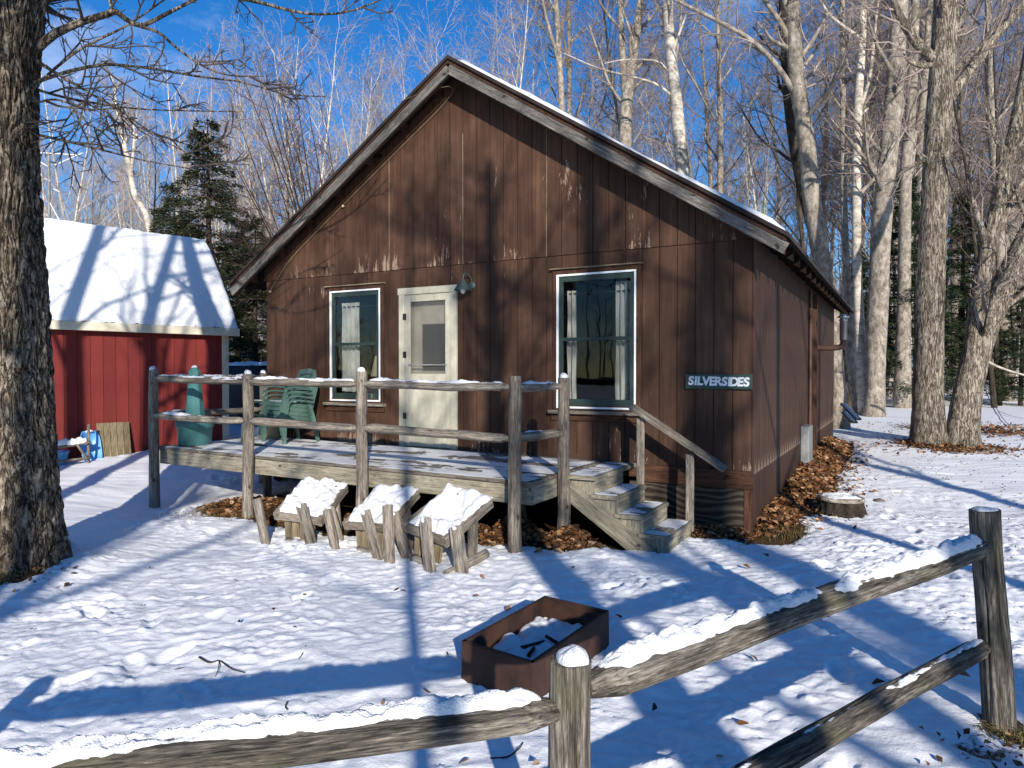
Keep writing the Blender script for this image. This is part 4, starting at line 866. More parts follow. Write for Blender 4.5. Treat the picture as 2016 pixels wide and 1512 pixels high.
# smoking receptacle
rc = cab(.27, -1.50); r_ = empty('ash_receptacle', (rc[0], rc[1], dkz(.27)), .2); tag(r_, 'teal cone-topped cigarette receptacle standing on the porch corner', 'receptacle')
obj('base_pot', lathe('base_pot', [(.185, 0), (.212, .02), (.222, .235), (.238, .24), (.244, .255), (.244, .345), (.232, .36), (.135, .375)], MT['teal'], 32), r_)
obj('cone', lathe('cone', [(.138, .372), (.130, .42), (.076, .95), (.080, .955), (.082, 1.00), (.045, 1.055), (.012, 1.075)], MT['teal'], 8, False), r_)
snow_cap('top_snow', (0, 0, 1.055), .04, .03, r_, 2)

# ------------------------------------------------------------------ fire pit
fp = [np.array(v) for v in ((-.277, 3.87), (.217, 4.66), (.60, 4.365), (.106, 3.575))]; zc = -.06; ht = .285
pit = empty('fire_pit', (fp[3][0], fp[3][1], zc)); tag(pit, 'rusty open steel fire box half filled with snow', 'fire pit')
o3 = np.array([fp[3][0], fp[3][1]])
for i in range(4):
    a, b = fp[i] - o3, fp[(i + 1) % 4] - o3; d = (b - a) / np.linalg.norm(b - a); nrm = np.array([d[1], -d[0]]); cen = sum(fp) / 4 - o3
    if np.dot(nrm, cen - a) < 0: nrm = -nrm
    th = .007; V = [(*(a), -.1), (*(b), -.1), (*(b + nrm * th), -.1), (*(a + nrm * th), -.1)]; V = V + [(v[0], v[1], ht) for v in V]
    w_ = obj('side_plate', mesh_py('side_plate', V, raw_box((0, 0, 0), (1, 1, 1))[1], MT['rust']), pit)
    th2 = .022; a2, b2 = a + d * .001, b - d * .001
    V = [(*(a2), ht - .004), (*(b2), ht - .004), (*(b2 + nrm * th2), ht - .004), (*(a2 + nrm * th2), ht - .004)]; V = V + [(v[0], v[1], ht + .003) for v in V]
    obj('rim', mesh_py('rim', V, raw_box((0, 0, 0), (1, 1, 1))[1], MT['rust']), w_)
ins = [sum(fp) / 4 + (f - sum(fp) / 4) * .96 - o3 for f in fp]
snow_sheet('pit_snow', [(*ins[0], .15), (*ins[3], .13), (*ins[2], .13), (*ins[1], .15)], .05, 40, 60, pit, 9.0, .45, 3.0, .9, .005)
for k, (f, g, L, a) in enumerate(((.45, .45, .16, .5), (.60, .58, .12, 2.2), (.35, .55, .09, 1.2))):
    c = ins[0] * (1 - f) * (1 - g) + ins[3] * (1 - f) * g + ins[2] * f * g + ins[1] * f * (1 - g)
    st_ = log('burnt_log', (fp[3][0] + c[0] - math.cos(a) * L / 2, fp[3][1] + c[1] - math.sin(a) * L / 2, zc + .175), (fp[3][0] + c[0] + math.cos(a) * L / 2, fp[3][1] + c[1] + math.sin(a) * L / 2, zc + .185), .012, .010, MT['bark_dark'], None, seed=k, rings=6, sides=8)
    tag(st_, ['longest charred stick in the snow inside the fire box', 'second charred stick lying in the fire box', 'shortest charred stick lying in the fire box'][k], 'stick', 'charred sticks in the fire box')

# ------------------------------------------------------------------ rail fence in the foreground
fence = empty('rail_fence', (.167, 1.95, -.05)); tag(fence, 'weathered split-rail log fence with snow along its rails in the foreground', 'fence')
FO = np.array([.167, 1.95, -.05]); OF = MT['old_fence_wood']
def fpost(x0, y0, x1, y1, zt, r, seed, cap):
    p = log('post', np.array([x0, y0, -.35]) - FO, np.array([x1, y1, zt]) - FO, r * 1.06, r, OF, fence, up=(0, 1, 0), seed=seed, sides=120, rings=90, wob=.05, cracks=9)
    if cap: snow_cap('post_snow', np.array([x1, y1, zt]) - FO, r * .80, cap, fence, seed, 28)
fpost(.170, 1.95, .168, 1.95, .905, .058, 2.2, .034)
fpost(2.405, 3.43, 2.29, 3.43, 1.035, .066, 5.1, .012)
fpost(-2.10, 1.28, -2.12, 1.28, .93, .06, 7.7, .03)
def frail(A, B, r, seed, snow, h=.04, wd=.75, n=None, t0=.55, t1=.6, cover=1.0):
    A, B = np.array(A, float) - FO, np.array(B, float) - FO; log('rail', A, B, r, r * .97, OF, fence, seed=seed, sides=110, rings=150, wob=.10, tip0=t0, tip1=t1, flat=.86, cracks=12)
    d = (B - A) / np.linalg.norm(B - A)
    if snow: snow_strip('rail_snow', A + d * .06 + [0, 0, r * .80], B - d * .05 + [0, 0, r * .80], r * wd, h, fence, seed + .7, n=n or int(np.linalg.norm(B - A) / .009), m=15, cover=cover, ends=.05)
frail((.20, 1.97, .825), (2.27, 3.40, .865), .060, 1.4, True, .050, .80, cover=1.0)
frail((.20, 1.97, .30), (2.30, 3.42, .385), .054, 3.6, True, .020, .55, cover=.98)
frail((.14, 1.94, .775), (-2.08, 1.29, .80), .055, 6.2, True, .050, .80, cover=1.0)
frail((.14, 1.94, .27), (-2.06, 1.29, .30), .054, 8.2, False)

# ------------------------------------------------------------------ trees
UP = np.array([0, 0, 1.0])
def unit(v): return v / (np.linalg.norm(v) + 1e-9)
def grow(rs, p, d, L, r, lev, P, out):
    n = P['n'][lev]; pts = [np.array(p, float)]; st_ = L / (n - 1); dd = unit(np.array(d, float))
    for i in range(n - 1):
        dd = unit(dd + rs.normal(0, P['wob'][lev], 3) + UP * P['trop'][lev]); pts.append(pts[-1] + dd * st_)
    pts = np.array(pts); f = np.linspace(0, 1, n); rad = r * (1 - (1 - P['tip'][lev]) * f ** P.get('pw', 1.0))
    out[lev].append((pts, rad)); sprout(rs, pts, rad, L, lev, P, out)
def sprout(rs, pts, rad, L, lev, P, out, f0=None, f1=1.0, count=None, Lc=None):
    if lev + 1 >= len(P['n']): return
    k = count or max(1, int(round(P['k'][lev] * rs.uniform(.75, 1.25)))); n = len(pts); a0 = P['f0'][lev] if f0 is None else f0
    for j in range(k):
        f = a0 + (f1 - a0) * (j + rs.uniform(0, 1)) / k; q = min(f, .999) * (n - 1); i = int(q); u = q - i; b = pts[i] * (1 - u) + pts[i + 1] * u; t = unit(pts[i + 1] - pts[i]); rb = rad[i] * (1 - u) + rad[i + 1] * u
        ax = unit(np.cross(t, rs.normal(0, 1, 3))); an = math.radians(P['ang'][lev] * rs.uniform(.7, 1.3)); d = t * math.cos(an) + ax * math.sin(an)
        cl = (Lc or L) * P['lr'][lev] * (1.15 - P['fall'][lev] * f) * rs.uniform(.65, 1.3); rc_ = min(rb * P['rr'][lev] * rs.uniform(.8, 1.15), P['rmax'][lev + 1]); rc_ = max(rc_, P['rmin'][lev + 1])
        grow(rs, b, d, cl, rc_, lev + 1, P, out)
BIRCH = dict(n=[10, 6, 4, 3, 2], wob=[.035, .10, .16, .22, .2], trop=[.03, .10, .05, .03, .0], tip=[.12, .2, .3, .5, .6], k=[15, 6, 4, 2], f0=[.30, .2, .15, .2], ang=[36, 38, 42, 45], lr=[.24, .42, .50, .55], fall=[.55, .5, .45, .4], rr=[.5, .5, .55, .7], rmax=[9, .035, .016, .009, .006], rmin=[0, .012, .008, .0055, .0045])
MAPLEP = dict(n=[12, 8, 5, 4, 3], wob=[.03, .12, .17, .2, .22], trop=[.02, .09, .05, .04, .02], tip=[.2, .2, .3, .45, .5], k=[17, 7, 6, 4], f0=[.34, .22, .15, .15], ang=[48, 44, 45, 45], lr=[.30, .45, .45, .48], fall=[.6, .5, .45, .4], rr=[.45, .5, .55, .7], rmax=[9, .075, .030, .014, .008], rmin=[0, .022, .011, .007, .005])
LIMB = dict(MAPLEP); LIMB.update(k=[9, 7, 5, 3], f0=[.2, .15, .12, .1])
def split_tree(name, out, m_trunk, m_twig, parent, n_main=2, sides=(9, 6, 4, 3, 3)):
    main = [(p, r, sides[l]) for l in range(n_main) for p, r in out[l]]; tw = [(p, r, sides[l]) for l in range(n_main, len(out)) for p, r in out[l]]
    obj('trunk', tubes('trunk', main, m_trunk), parent)
    if tw: obj('crown', tubes('crown', tw, m_twig), parent)
def proto(kind, seed, H, r0, m1, m2, lean=.05, stems=1):
    rs = np.random.RandomState(seed); P = BIRCH if kind == 'birch' else MAPLEP; out = [[] for _ in range(5)]; r = empty('forest_tree')
    for s in range(stems):
        a = rs.uniform(0, 6.28); grow(rs, (0.25 * s * math.cos(a), 0.25 * s * math.sin(a), -.3), (lean * math.cos(a) * (1 + s), lean * math.sin(a) * (1 + s), 1), H * (1 - .12 * s), r0 * (1 - .2 * s), 0, P, out)
    split_tree('forest_tree', out, m1, m2, r); return r
PB = [proto('birch', 100 + i, 13.5 + i % 3, .085 + .01 * (i % 3), MT['bark_birch'], MT['twig_birch'], .06, 1 + i % 2) for i in range(5)]
PM = [proto('maple', 200 + i, 20 + i, .17 + .02 * i, MT['bark_grey'], MT['twig'], .04) for i in range(4)]
PD = [proto('birch', 300 + i, 14 + i, .10, MT['bark_dark'], MT['twig_dark'], .07) for i in range(2)]
def conifer(seed, H, mat, wmax=.30):
    rs = np.random.RandomState(seed); r = empty('hemlock'); tr = [(np.array([(0, 0, -.3), (.05, .03, H * .5), (0, 0, H)]), np.array([.02 * H, .011 * H, .01]), 8)]; br = []; C, D_, N_, S_ = [], [], [], []
    z = H * .06
    while z < H * .985:
        f = z / H; k = rs.randint(4, 7); Lb = H * wmax * (1 - f) ** .75 * rs.uniform(.7, 1.15) + .12
        for j in range(k):
            a = rs.uniform(0, 6.28); L = Lb * rs.uniform(.55, 1.15); d = np.array([math.cos(a), math.sin(a), 0]); P = np.array([[0, 0, z], d * L * .5 + [0, 0, z + .05 * L], d * L + [0, 0, z - .16 * L]]); br.append((P, np.array([.012 + .008 * L, .008 + .004 * L, .003]), 4))
            m = int(150 * L + 30); ff = rs.uniform(.12, 1, m) ** .8; sd = np.array([-d[1], d[0], 0]); wd = (1 - ff) * .33 * L + .10
            lat = rs.uniform(-1, 1, m) * wd; c = d * (ff * L)[:, None] + sd * lat[:, None] + np.stack([np.zeros(m), np.zeros(m), z + .05 * L * np.sin(ff * 2.2) - .16 * L * ff**2 - np.abs(lat) * .25 + rs.normal(0, .07, m)], -1)
            dr_ = d * .7 + sd * np.sign(lat)[:, None] * .8 + rs.normal(0, .3, (m, 3)); dr_[:, 2] -= .15; dr_ /= np.linalg.norm(dr_, axis=1)[:, None]; C.append(c); D_.append(dr_)
        z += H * .02 + .10 * rs.uniform(.6, 1.3)
    C, D_ = np.vstack(C), np.vstack(D_); n = len(C); L = rs.uniform(.07, .17, n)[:, None]; nv = rs.normal(0, .45, (n, 3)) + [0, 0, 1]; s = np.cross(D_, nv); s /= np.linalg.norm(s, axis=1)[:, None]; Wd = L * rs.uniform(.10, .20, (n, 1))
    V = np.stack([C - D_ * L * .3, C + D_ * L * .25 + s * Wd, C + D_ * L, C + D_ * L * .25 - s * Wd], 1).reshape(-1, 3); F = np.arange(4 * n).reshape(n, 4)
    obj('trunk', tubes('trunk', tr + br, MT['bark_dark']), r); obj('crown', mesh_np('crown', V, F, mat), r); return r
PC = [conifer(400, 9.0, MT['needles_brown'], .34), conifer(401, 8.0, MT['needles'], .30)]
used = set()
def place(pr, x, y, rz, sc, name, label, group, cat='tree', zs=1.0):
    c = pr if id(pr) not in used else copy_tree(pr); used.add(id(pr))
    c.name = name; c.location = (x, y, hz(x, y)); c.rotation_euler = (0, 0, rz); c.scale = (sc, sc, sc * zs); return tag(c, label, cat, group)
rs = np.random.RandomState(11)
def hidden_by_cabin(x, y): s, t = inside_cabin(np.array(x), np.array(y)); return -1.2 < s < W + 1.2 and -2.5 < t < D + 1.5
# named hemlocks
def put(pr, px, Y, sc, name, label, group=None, zs=1.0):
    p = at(px, 733, Y); return place(pr, p[0], p[1], rs.uniform(0, 6.28), sc, name, label, group, 'tree', zs)
put(PC[0], 412, 21.0, .96, 'hemlock', 'tall brownish-green evergreen rising behind the red shed')
put(PC[0], 345, 22.5, .78, 'hemlock', 'shorter evergreen behind the shed roof, left of the tall one')
put(PC[0], 505, 20.0, .62, 'hemlock', 'dark evergreen in the gap between red shed and cabin')
put(PC[0], 470, 24.0, .70, 'hemlock', 'evergreen farther back in the gap between shed and cabin')
put(PC[1], 1775, 25.0, 1.05, 'hemlock', 'dark green evergreen just left of the upright big maple')
put(PC[1], 1895, 27.0, 1.0, 'hemlock', 'dark evergreen seen between the two big maple trunks')
put(PC[1], 2010, 25.0, .55, 'hemlock', 'low dark evergreen right of the leaning maple')
put(PC[1], 1690, 30.0, .8, 'hemlock', 'evergreen behind the cabin eave flue')
# woods: left behind the shed, centre behind the roof, right behind the maples
LAND = [(180, 'above the left end of the shed roof'), (300, 'above the middle of the shed roof'), (420, 'by the evergreens behind the shed'), (520, 'in the gap between shed and cabin'), (640, 'beyond the lower left roof edge'), (760, 'beyond the middle left roof edge'), (880, 'beyond the upper left roof edge'), (1000, 'behind the cabin peak'), (1150, 'just right of the cabin peak'), (1350, 'above the middle right roof slope'), (1560, 'above the lower right roof slope'), (1700, 'above the flue pipe'), (1800, 'between flue pipe and largest maple'), (1900, 'behind the two big maples'), (9999, 'right of the leaning maple')]
def scatter(n, px0, px1, Y0, Y1, protos, sc0, sc1, name, label, group):
    k = 0
    for i in range(n * 3):
        if k >= n: break
        px = rs.uniform(px0, px1); Y = Y0 + (Y1 - Y0) * rs.uniform(0, 1) ** .8; p = at(px, 733, Y)
        if hidden_by_cabin(p[0], p[1]): continue
        pr = protos[rs.randint(len(protos))]; sc = rs.uniform(sc0, sc1)
        place(pr, p[0], p[1], rs.uniform(0, 6.28), sc, name, f"{'tall' if sc > (sc0 + sc1) / 2 else 'short'} {'twin-stemmed' if pr in PB and PB.index(pr) % 2 else 'single-stemmed'} {label} {next(t for m_, t in LAND if px < m_)}, {'near' if Y < Y0 + (Y1 - Y0) * .33 else 'far'} in the woods", group); k += 1
scatter(56, 90, 520, 24, 46, PB, .66, .98, 'birch_tree', 'pale birch', 'birches behind the red shed')
scatter(66, 520, 1010, 25, 48, PB, .80, 1.10, 'birch_tree', 'pale birch', 'birches behind the left roof slope')
scatter(10, 120, 900, 26, 44, PD, .7, 1.0, 'dark_sapling', 'dark sapling', 'dark saplings among the birches')
scatter(46, 980, 1560, 28, 52, PB + PM[:2], .85, 1.1, 'forest_tree', 'bare tree', 'trees behind the right roof slope')
scatter(48, 1560, 2080, 24, 56, PM + PB[:2], .85, 1.15, 'forest_tree', 'bare grey tree', 'trees right of the cabin')
scatter(12, 1580, 2060, 24, 50, PD, .9, 1.3, 'dark_sapling', 'dark sapling', 'dark saplings right of the cabin')

def bark_trunk(path, rad, mat, sides=72, rings=160, amp=.018, seed=0.0, fr=9.0, fz=2.2, knots=()):
    """a trunk with real bark ridges: path Nx3, radii N"""
    Q = resample(np.hstack([np.array(path, float), np.array(rad, float)[:, None]]), rings); P, R = Q[:, :3], Q[:, 3]; T = np.gradient(P, axis=0); S = np.linalg.norm(T, axis=1); Ls = np.concatenate([[0], np.cumsum(S[:-1])]); T /= S[:, None]
    ref = np.array([.1, 1.0, .05]); N1 = np.cross(T, ref); N1 /= np.linalg.norm(N1, axis=1)[:, None]; N2 = np.cross(T, N1)
    a = np.linspace(0, 2 * np.pi, sides, endpoint=False); A, Z = np.meshgrid(a, Ls); ca, sa = np.cos(A), np.sin(A)
    rg = 1 - np.abs(perlin(ca * fr * .35 + seed + .3 * perlin(ca, Z * 1.2, seed), sa * fr * .35, Z * fz)) * 2.0
    rg2 = 1 - np.abs(perlin(ca * fr * .9 + seed, sa * fr * .9, Z * fz * 2.6)) * 2
    d = amp * (-.9 * np.clip(rg - .45, 0, 1) * 1.6 - .4 * np.clip(rg2 - .5, 0, 1)) + .10 * R[:, None] * perlin(ca * .9 + seed, sa * .9, Z * .45) + .3 * amp * perlin(ca * 9, sa * 9, Z * 9)
    for kz, ka, kr in knots: d = d + kr * np.exp(-(((Z - kz) / (kr * 1.4)) ** 2 + (((A - ka + np.pi) % (2 * np.pi) - np.pi) * R[:, None] / (kr * 1.4)) ** 2))
    RR = R[:, None] + d; V = P[:, None, :] + RR[..., None] * (ca[..., None] * N1[:, None, :] + sa[..., None] * N2[:, None, :]); i = np.arange(rings * sides).reshape(rings, sides); j = np.roll(i, -1, 1)
    return mesh_np('trunk', V.reshape(-1, 3), np.stack([i[:-1], j[:-1], j[1:], i[1:]], -1).reshape(-1, 4), mat, True)
def px_path(pts, Y): return np.array([at(p[0], p[1], p[3] if len(p) > 3 else Y) for p in pts]), np.array([p[2] / FPX * (p[3] if len(p) > 3 else Y) / 2 for p in pts])
def big_tree(name, label, Y, stems, mat, twig, seed, ridge=True, limbs=(), f0=.35, kbr=14, Lc=9.0, amp=.016, sides=48, rings=150, group=None, knots=(), fr=13.0, fz=2.2):
    """a tree whose stems follow measured lines; each stem = [(px, py, diameter in px)] from the ground up"""
    rs2 = np.random.RandomState(seed); P0, R0 = px_path(stems[0], Y); gx, gy = P0[0][0], P0[0][1]; gz = hz(gx, gy); r = empty(name, (gx, gy, gz)); tag(r, label, 'tree', group); O = np.array([gx, gy, gz]); out = [[] for _ in range(5)]
    for k, s in enumerate(stems):
        P, R = px_path(s, Y); P = P - O
        if k == 0: P[0][2] = -.25; 
        obj('trunk', bark_trunk(P, R, mat, sides, rings, amp, seed + k * 3.3, fr=fr, fz=fz, knots=knots if k == 0 else ()) if ridge else tubes('trunk', [(resample(P, 30), resample(R[:, None], 30)[:, 0], 12)], mat), r)
        Q = resample(P, 14); Rr = resample(R[:, None], 14)[:, 0]; sprout(rs2, Q, Rr, Lc, 0, LIMB, out, f0=f0, count=kbr, Lc=Lc)
    for s in limbs:
        P, R = px_path(s, Y); P = P - O; Q = resample(P, 16); Rr = np.maximum(resample(R[:, None], 16)[:, 0], .004); out[1].append((Q, Rr)); sprout(rs2, Q, Rr, np.linalg.norm(Q[-1] - Q[0]), 1, LIMB, out, f0=.12, count=max(4, int(np.linalg.norm(Q[-1] - Q[0]) * (2.2 if Y < 10 else 3.0))), Lc=1.15 if Y < 10 else 2.4)
    lm = [(p, q, 7) for p, q in out[1]]; tw = [(p, q, 4 if l == 2 else 3) for l in (2, 3, 4) for p, q in out[l]]
    for q_ in lm: obj('limb', tubes('limb', [q_], mat), r)
    if tw: obj('crown', tubes('crown', tw, twig), r)
    return r
# the two big maples on the right
big_tree('maple_tree', 'largest upright shaggy-barked maple right of the cabin', 14.2, [[(1832, 905, 110), (1830, 872, 74), (1828, 820, 59), (1827, 740, 54), (1830, 600, 50), (1838, 420, 48), (1848, 240, 47), (1860, 60, 44), (1868, -120, 39), (1880, -420, 26), (1890, -760, 8)]],
         MT['bark_maple'], MT['twig'], 51, limbs=[[(1852, 130, 24), (1812, 92, 20), (1785, 55, 17), (1762, 10, 13), (1745, -60, 8)], [(1866, 195, 24), (1905, 145, 21), (1950, 85, 18), (2000, 25, 15), (2060, -50, 9)], [(1845, 300, 9), (1812, 320, 6), (1775, 335, 3)], [(1850, 120, 14), (1820, 130, 12), (1790, 120, 7), (1770, 95, 3)]], f0=.62, kbr=10, Lc=8, rings=200)
big_tree('maple_tree', 'maple leaning far right with forked trunk beside the largest maple', 14.0, [[(1890, 905, 96), (1893, 872, 67), (1900, 810, 56), (1916, 730, 50), (1940, 650, 46), (1972, 575, 44), (2012, 490, 41), (2065, 390, 38), (2140, 230, 31), (2240, -20, 21), (2330, -300, 7)], [(1903, 790, 35), (1916, 690, 35), (1932, 560, 33), (1956, 440, 29), (1980, 340, 26), (2002, 240, 24), (2025, 110, 21), (2050, -80, 15), (2080, -350, 4)]],
         MT['bark_maple'], MT['twig'], 52, limbs=[[(1960, 560, 10), (1990, 520, 8), (2040, 505, 5)], [(1935, 520, 16), (1965, 460, 13), (1990, 400, 10), (2030, 330, 7)]], f0=.30, kbr=9, Lc=7, rings=180)
big_tree('maple_tree', 'tall grey maple rising behind the largest maple on its left', 21, [[(1718, 818, 56), (1722, 790, 39), (1727, 620, 37), (1738, 416, 36), (1757, 222, 34), (1769, 55, 31), (1780, -150, 26), (1795, -450, 8)]], MT['bark_grey'], MT['twig'], 53, f0=.42, kbr=16, Lc=9, amp=.012, sides=32, rings=90)
big_tree('maple_tree', 'sunlit leaning maple rising from behind the right end of the cabin roof', 18, [[(1652, 850, 48), (1645, 760, 37), (1632, 600, 34), (1602, 416, 33), (1584, 250, 31), (1567, 139, 30), (1559, 0, 29), (1550, -200, 22), (1540, -480, 6)]], MT['bark_grey'], MT['twig'], 54, limbs=[[(1575, 200, 13), (1530, 130, 10), (1480, 80, 9), (1420, 45, 8), (1360, 15, 7), (1310, -10, 5)], [(1566, 140, 14), (1545, 60, 11), (1505, 0, 8), (1480, -50, 5)]], f0=.5, kbr=13, Lc=8, amp=.012, sides=32, rings=90)
big_tree('grey_tree', 'thick dark trunk close behind the sunlit leaning maple', 20, [[(1665, 830, 34), (1640, 640, 26), (1608, 480, 22), (1575, 350, 20), (1553, 200, 20), (1545, 60, 18), (1535, -120, 14), (1520, -400, 5)]], MT['bark_dark'], MT['twig'], 55, False, f0=.45, kbr=12, Lc=8)
big_tree('grey_tree', 'straight dark trunk left of the double stemmed grey tree', 22, [[(1680, 818, 26), (1672, 640, 16), (1662, 416, 13), (1660, 200, 11), (1658, 0, 10), (1655, -250, 5)]], MT['bark_grey'], MT['twig'], 56, False, f0=.4, kbr=16, Lc=7)
big_tree('grey_tree', 'pale grey tree with upswept branches above the flue pipe', 21.5, [[(1704, 818, 26), (1690, 600, 18), (1686, 416, 17), (1689, 222, 16), (1698, 55, 14), (1700, -180, 8), (1704, -380, 3)]], MT['bark_birch'], MT['twig'], 57, False, limbs=[[(1688, 230, 9), (1712, 150, 7), (1722, 60, 6), (1732, -20, 4)], [(1700, 80, 8), (1665, 55, 6), (1630, 25, 5), (1605, -20, 3)]], f0=.35, kbr=14, Lc=7)
big_tree('grey_tree', 'forked grey trunk just left of the largest maple', 24, [[(1776, 800, 34), (1780, 560, 24), (1783, 350, 22), (1792, 230, 20), (1800, 60, 17), (1806, -160, 10), (1810, -380, 3)], [(1785, 300, 14), (1812, 230, 14), (1822, 130, 12), (1830, 0, 9), (1840, -200, 3)]], MT['bark_grey'], MT['twig'], 58, False, f0=.35, kbr=10, Lc=7)
big_tree('grey_tree', 'pale mottled trunk rising above the middle of the right roof slope', 24, [[(1370, 790, 36), (1356, 480, 29), (1344, 333, 27), (1336, 250, 25), (1328, 167, 23), (1318, 71, 21), (1312, -20, 19), (1300, -250, 12), (1290, -480, 3)]], MT['bark_birch'], MT['twig'], 59, True, limbs=[[(1325, 190, 6), (1290, 165, 5), (1240, 150, 4), (1180, 135, 3), (1110, 105, 2)], [(1322, 180, 5), (1332, 110, 4), (1342, 20, 3), (1350, -60, 2)], [(1316, 140, 5), (1290, 120, 4), (1230, 118, 3), (1190, 125, 2)]], f0=.55, kbr=12, Lc=7, amp=.008, sides=20, rings=60)
big_tree('grey_tree', 'rough forked grey tree rising above the upper right roof slope', 26, [[(1236, 790, 36), (1232, 400, 28), (1231, 262, 25), (1235, 190, 24), (1246, 110, 19), (1258, 30, 16), (1270, -100, 11), (1280, -300, 3)], [(1233, 210, 15), (1226, 120, 14), (1222, 30, 11), (1215, -120, 7), (1205, -280, 2)]], MT['bark_grey'], MT['twig'], 60, False, limbs=[[(1222, 200, 8), (1200, 165, 6), (1180, 110, 5), (1160, 50, 3)]], f0=.42, kbr=13, Lc=7)
big_tree('grey_tree', 'slim grey tree just right of the cabin peak', 28, [[(1112, 780, 20), (1108, 400, 15), (1106, 214, 13), (1101, 119, 12), (1096, 24, 10), (1085, -120, 6), (1078, -260, 2)], [(1103, 130, 8), (1085, 70, 7), (1070, 10, 5), (1055, -80, 2)]], MT['bark_grey'], MT['twig'], 61, False, f0=.42, kbr=11, Lc=6)
big_tree('birch_tree', 'crooked pale birch leaning over the shed roof ridge', 25, [[(305, 760, 14), (300, 520, 12), (290, 430, 11), (266, 385, 11), (255, 330, 10), (240, 262, 8), (229, 205, 5), (222, 150, 2)], [(258, 340, 6), (264, 280, 5), (262, 230, 3)]], MT['bark_birch'], MT['twig_birch'], 62, False, f0=.5, kbr=12, Lc=4)
# the many-stemmed brown tree beside the left roof slope
rs3 = np.random.RandomState(77); b0 = at(625, 733, 20); mt_ = empty('multistem_tree', (b0[0], b0[1], hz(b0[0], b0[1]))); tag(mt_, 'dark brown many-stemmed tree fanning up beside the left roof edge', 'tree'); out = [[] for _ in range(5)]
for i, (tx, ty) in enumerate(((452, 190), (478, 150), (500, 120), (522, 140), (548, 165), (575, 130), (604, 190), (640, 230), (430, 260), (470, 330), (420, 380), (515, 230), (560, 250))):
    e = at(tx, ty, 20 + rs3.uniform(-1.5, 1.5)) - np.array([b0[0], b0[1], hz(b0[0], b0[1])]); s = np.array([rs3.uniform(-.25, .25), rs3.uniform(-.25, .25), -.2]); m_ = s * .55 + e * .45 + np.array([.55, 0, -.2]) + rs3.normal(0, .15, 3); Q = resample([s, m_, e], 12); R_ = np.linspace(.055, .008, 12); out[1].append((Q, R_)); sprout(rs3, Q, R_, 6.5, 1, LIMB, out, f0=.38, count=9, Lc=4.5)
split_tree('multistem', out, MT['bark_dark'], MT['twig_brown'], mt_)

# the big shaggy tree on the left, its branches hanging across the sky
bt = big_tree('maple_tree', 'huge shaggy-barked maple trunk at the left edge', 6.16, [[(30, 1190, 368), (32, 1128, 228), (34, 1060, 175), (34, 950, 147), (30, 800, 138), (26, 650, 131), (20, 450, 116), (16, 280, 110), (14, 120, 107), (2, -40, 96), (-66, -220, 74), (-156, -480, 55), (-256, -900, 22)], [(40, 160, 64), (52, 60, 59), (64, -40, 53), (80, -180, 46), (104, -420, 33), (124, -700, 11)]],
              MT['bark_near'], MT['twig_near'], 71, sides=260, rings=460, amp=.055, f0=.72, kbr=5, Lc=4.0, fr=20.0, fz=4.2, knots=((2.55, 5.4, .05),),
              limbs=[[(62, 108, 18), (100, 72, 17), (130, 56, 15), (170, 40, 13), (212, 27, 12), (228, 22, 12), (248, 38, 10), (274, 50, 9), (300, 42, 8), (345, 18, 7), (392, -4, 5)], [(222, 24, 6), (216, 0, 5), (212, -30, 4)], [(270, 50, 7), (312, 64, 6), (350, 96, 5), (400, 130, 4), (450, 148, 3), (520, 150, 2)], [(60, 165, 8), (130, 142, 7), (200, 128, 6, 6.3), (260, 130, 5, 6.5), (330, 140, 5, 6.6), (400, 152, 4, 6.8), (480, 162, 3, 7), (560, 185, 3, 7.2), (640, 190, 2, 7.4)], [(60, 112, 8), (120, 150, 6, 6.0), (180, 185, 5, 5.9), (232, 215, 4, 5.8), (300, 262, 3, 5.7), (370, 302, 2, 5.6), (430, 322, 1.5, 5.5)], [(58, 180, 6), (150, 102, 5), (250, 50, 4), (330, -5, 3)], [(60, 172, 6), (120, 190, 5, 6.4), (200, 205, 4, 6.6), (300, 216, 3, 6.8), (480, 220, 2, 7.2)], [(58, 262, 6), (130, 278, 5, 6.0), (200, 295, 4, 5.8), (280, 315, 3, 5.6), (390, 335, 2, 5.4)], [(182, 186, 4), (152, 210, 4), (132, 235, 3), (116, 264, 2)], [(60, -60, 12), (250, -40, 10, 6.3), (400, -15, 8, 6.5), (500, 2, 7, 6.7), (560, 18, 6, 6.8), (620, 28, 5, 6.9), (690, 22, 4, 7.0), (760, -5, 3, 7.1)], [(60, 205, 5), (110, 196, 4, 5.9), (170, 215, 3, 5.7), (240, 212, 2, 5.5)]])
# trees that stand behind and beside the photographer; their shadows fall on the wall and the snow
def shade_tree(x, y, label, H, r0, seed, kind=MAPLEP, m=None, lean=(0, 0), f0=.30):
    r2 = np.random.RandomState(seed); r = empty('yard_tree', (x, y, hz(x, y))); tag(r, label, 'tree', 'yard trees outside the frame'); out = [[] for _ in range(5)]; P = dict(kind); P['wob'] = [.008] + kind['wob'][1:]; P['f0'] = [f0] + kind['f0'][1:]; P['k'] = [kind['k'][0] * .9] + [4, 3, 1]; grow(r2, (0, 0, -.3), (lean[0], lean[1], 1), H, r0, 0, P, out); split_tree('yard_tree', out, m or MT['bark_grey'], MT['twig'], r); return r
shade_tree(2.22, -4.2, 'grey yard tree behind the viewer, shading the wall beside the lamp', 9.6, .25, 81, lean=(.0, .01), f0=.55)
shade_tree(.94, -4.8, 'slim yard tree behind the viewer, shading the snow before the log chairs', 11, .070, 82)
shade_tree(5.8, -14.0, 'thick yard tree far behind the viewer, shading the wall near the sign', 20, .36, 83, f0=.2)
shade_tree(4.3, -9.0, 'yard tree behind the viewer, shading the right window', 18, .22, 88, lean=(-.03, 0), f0=.2)
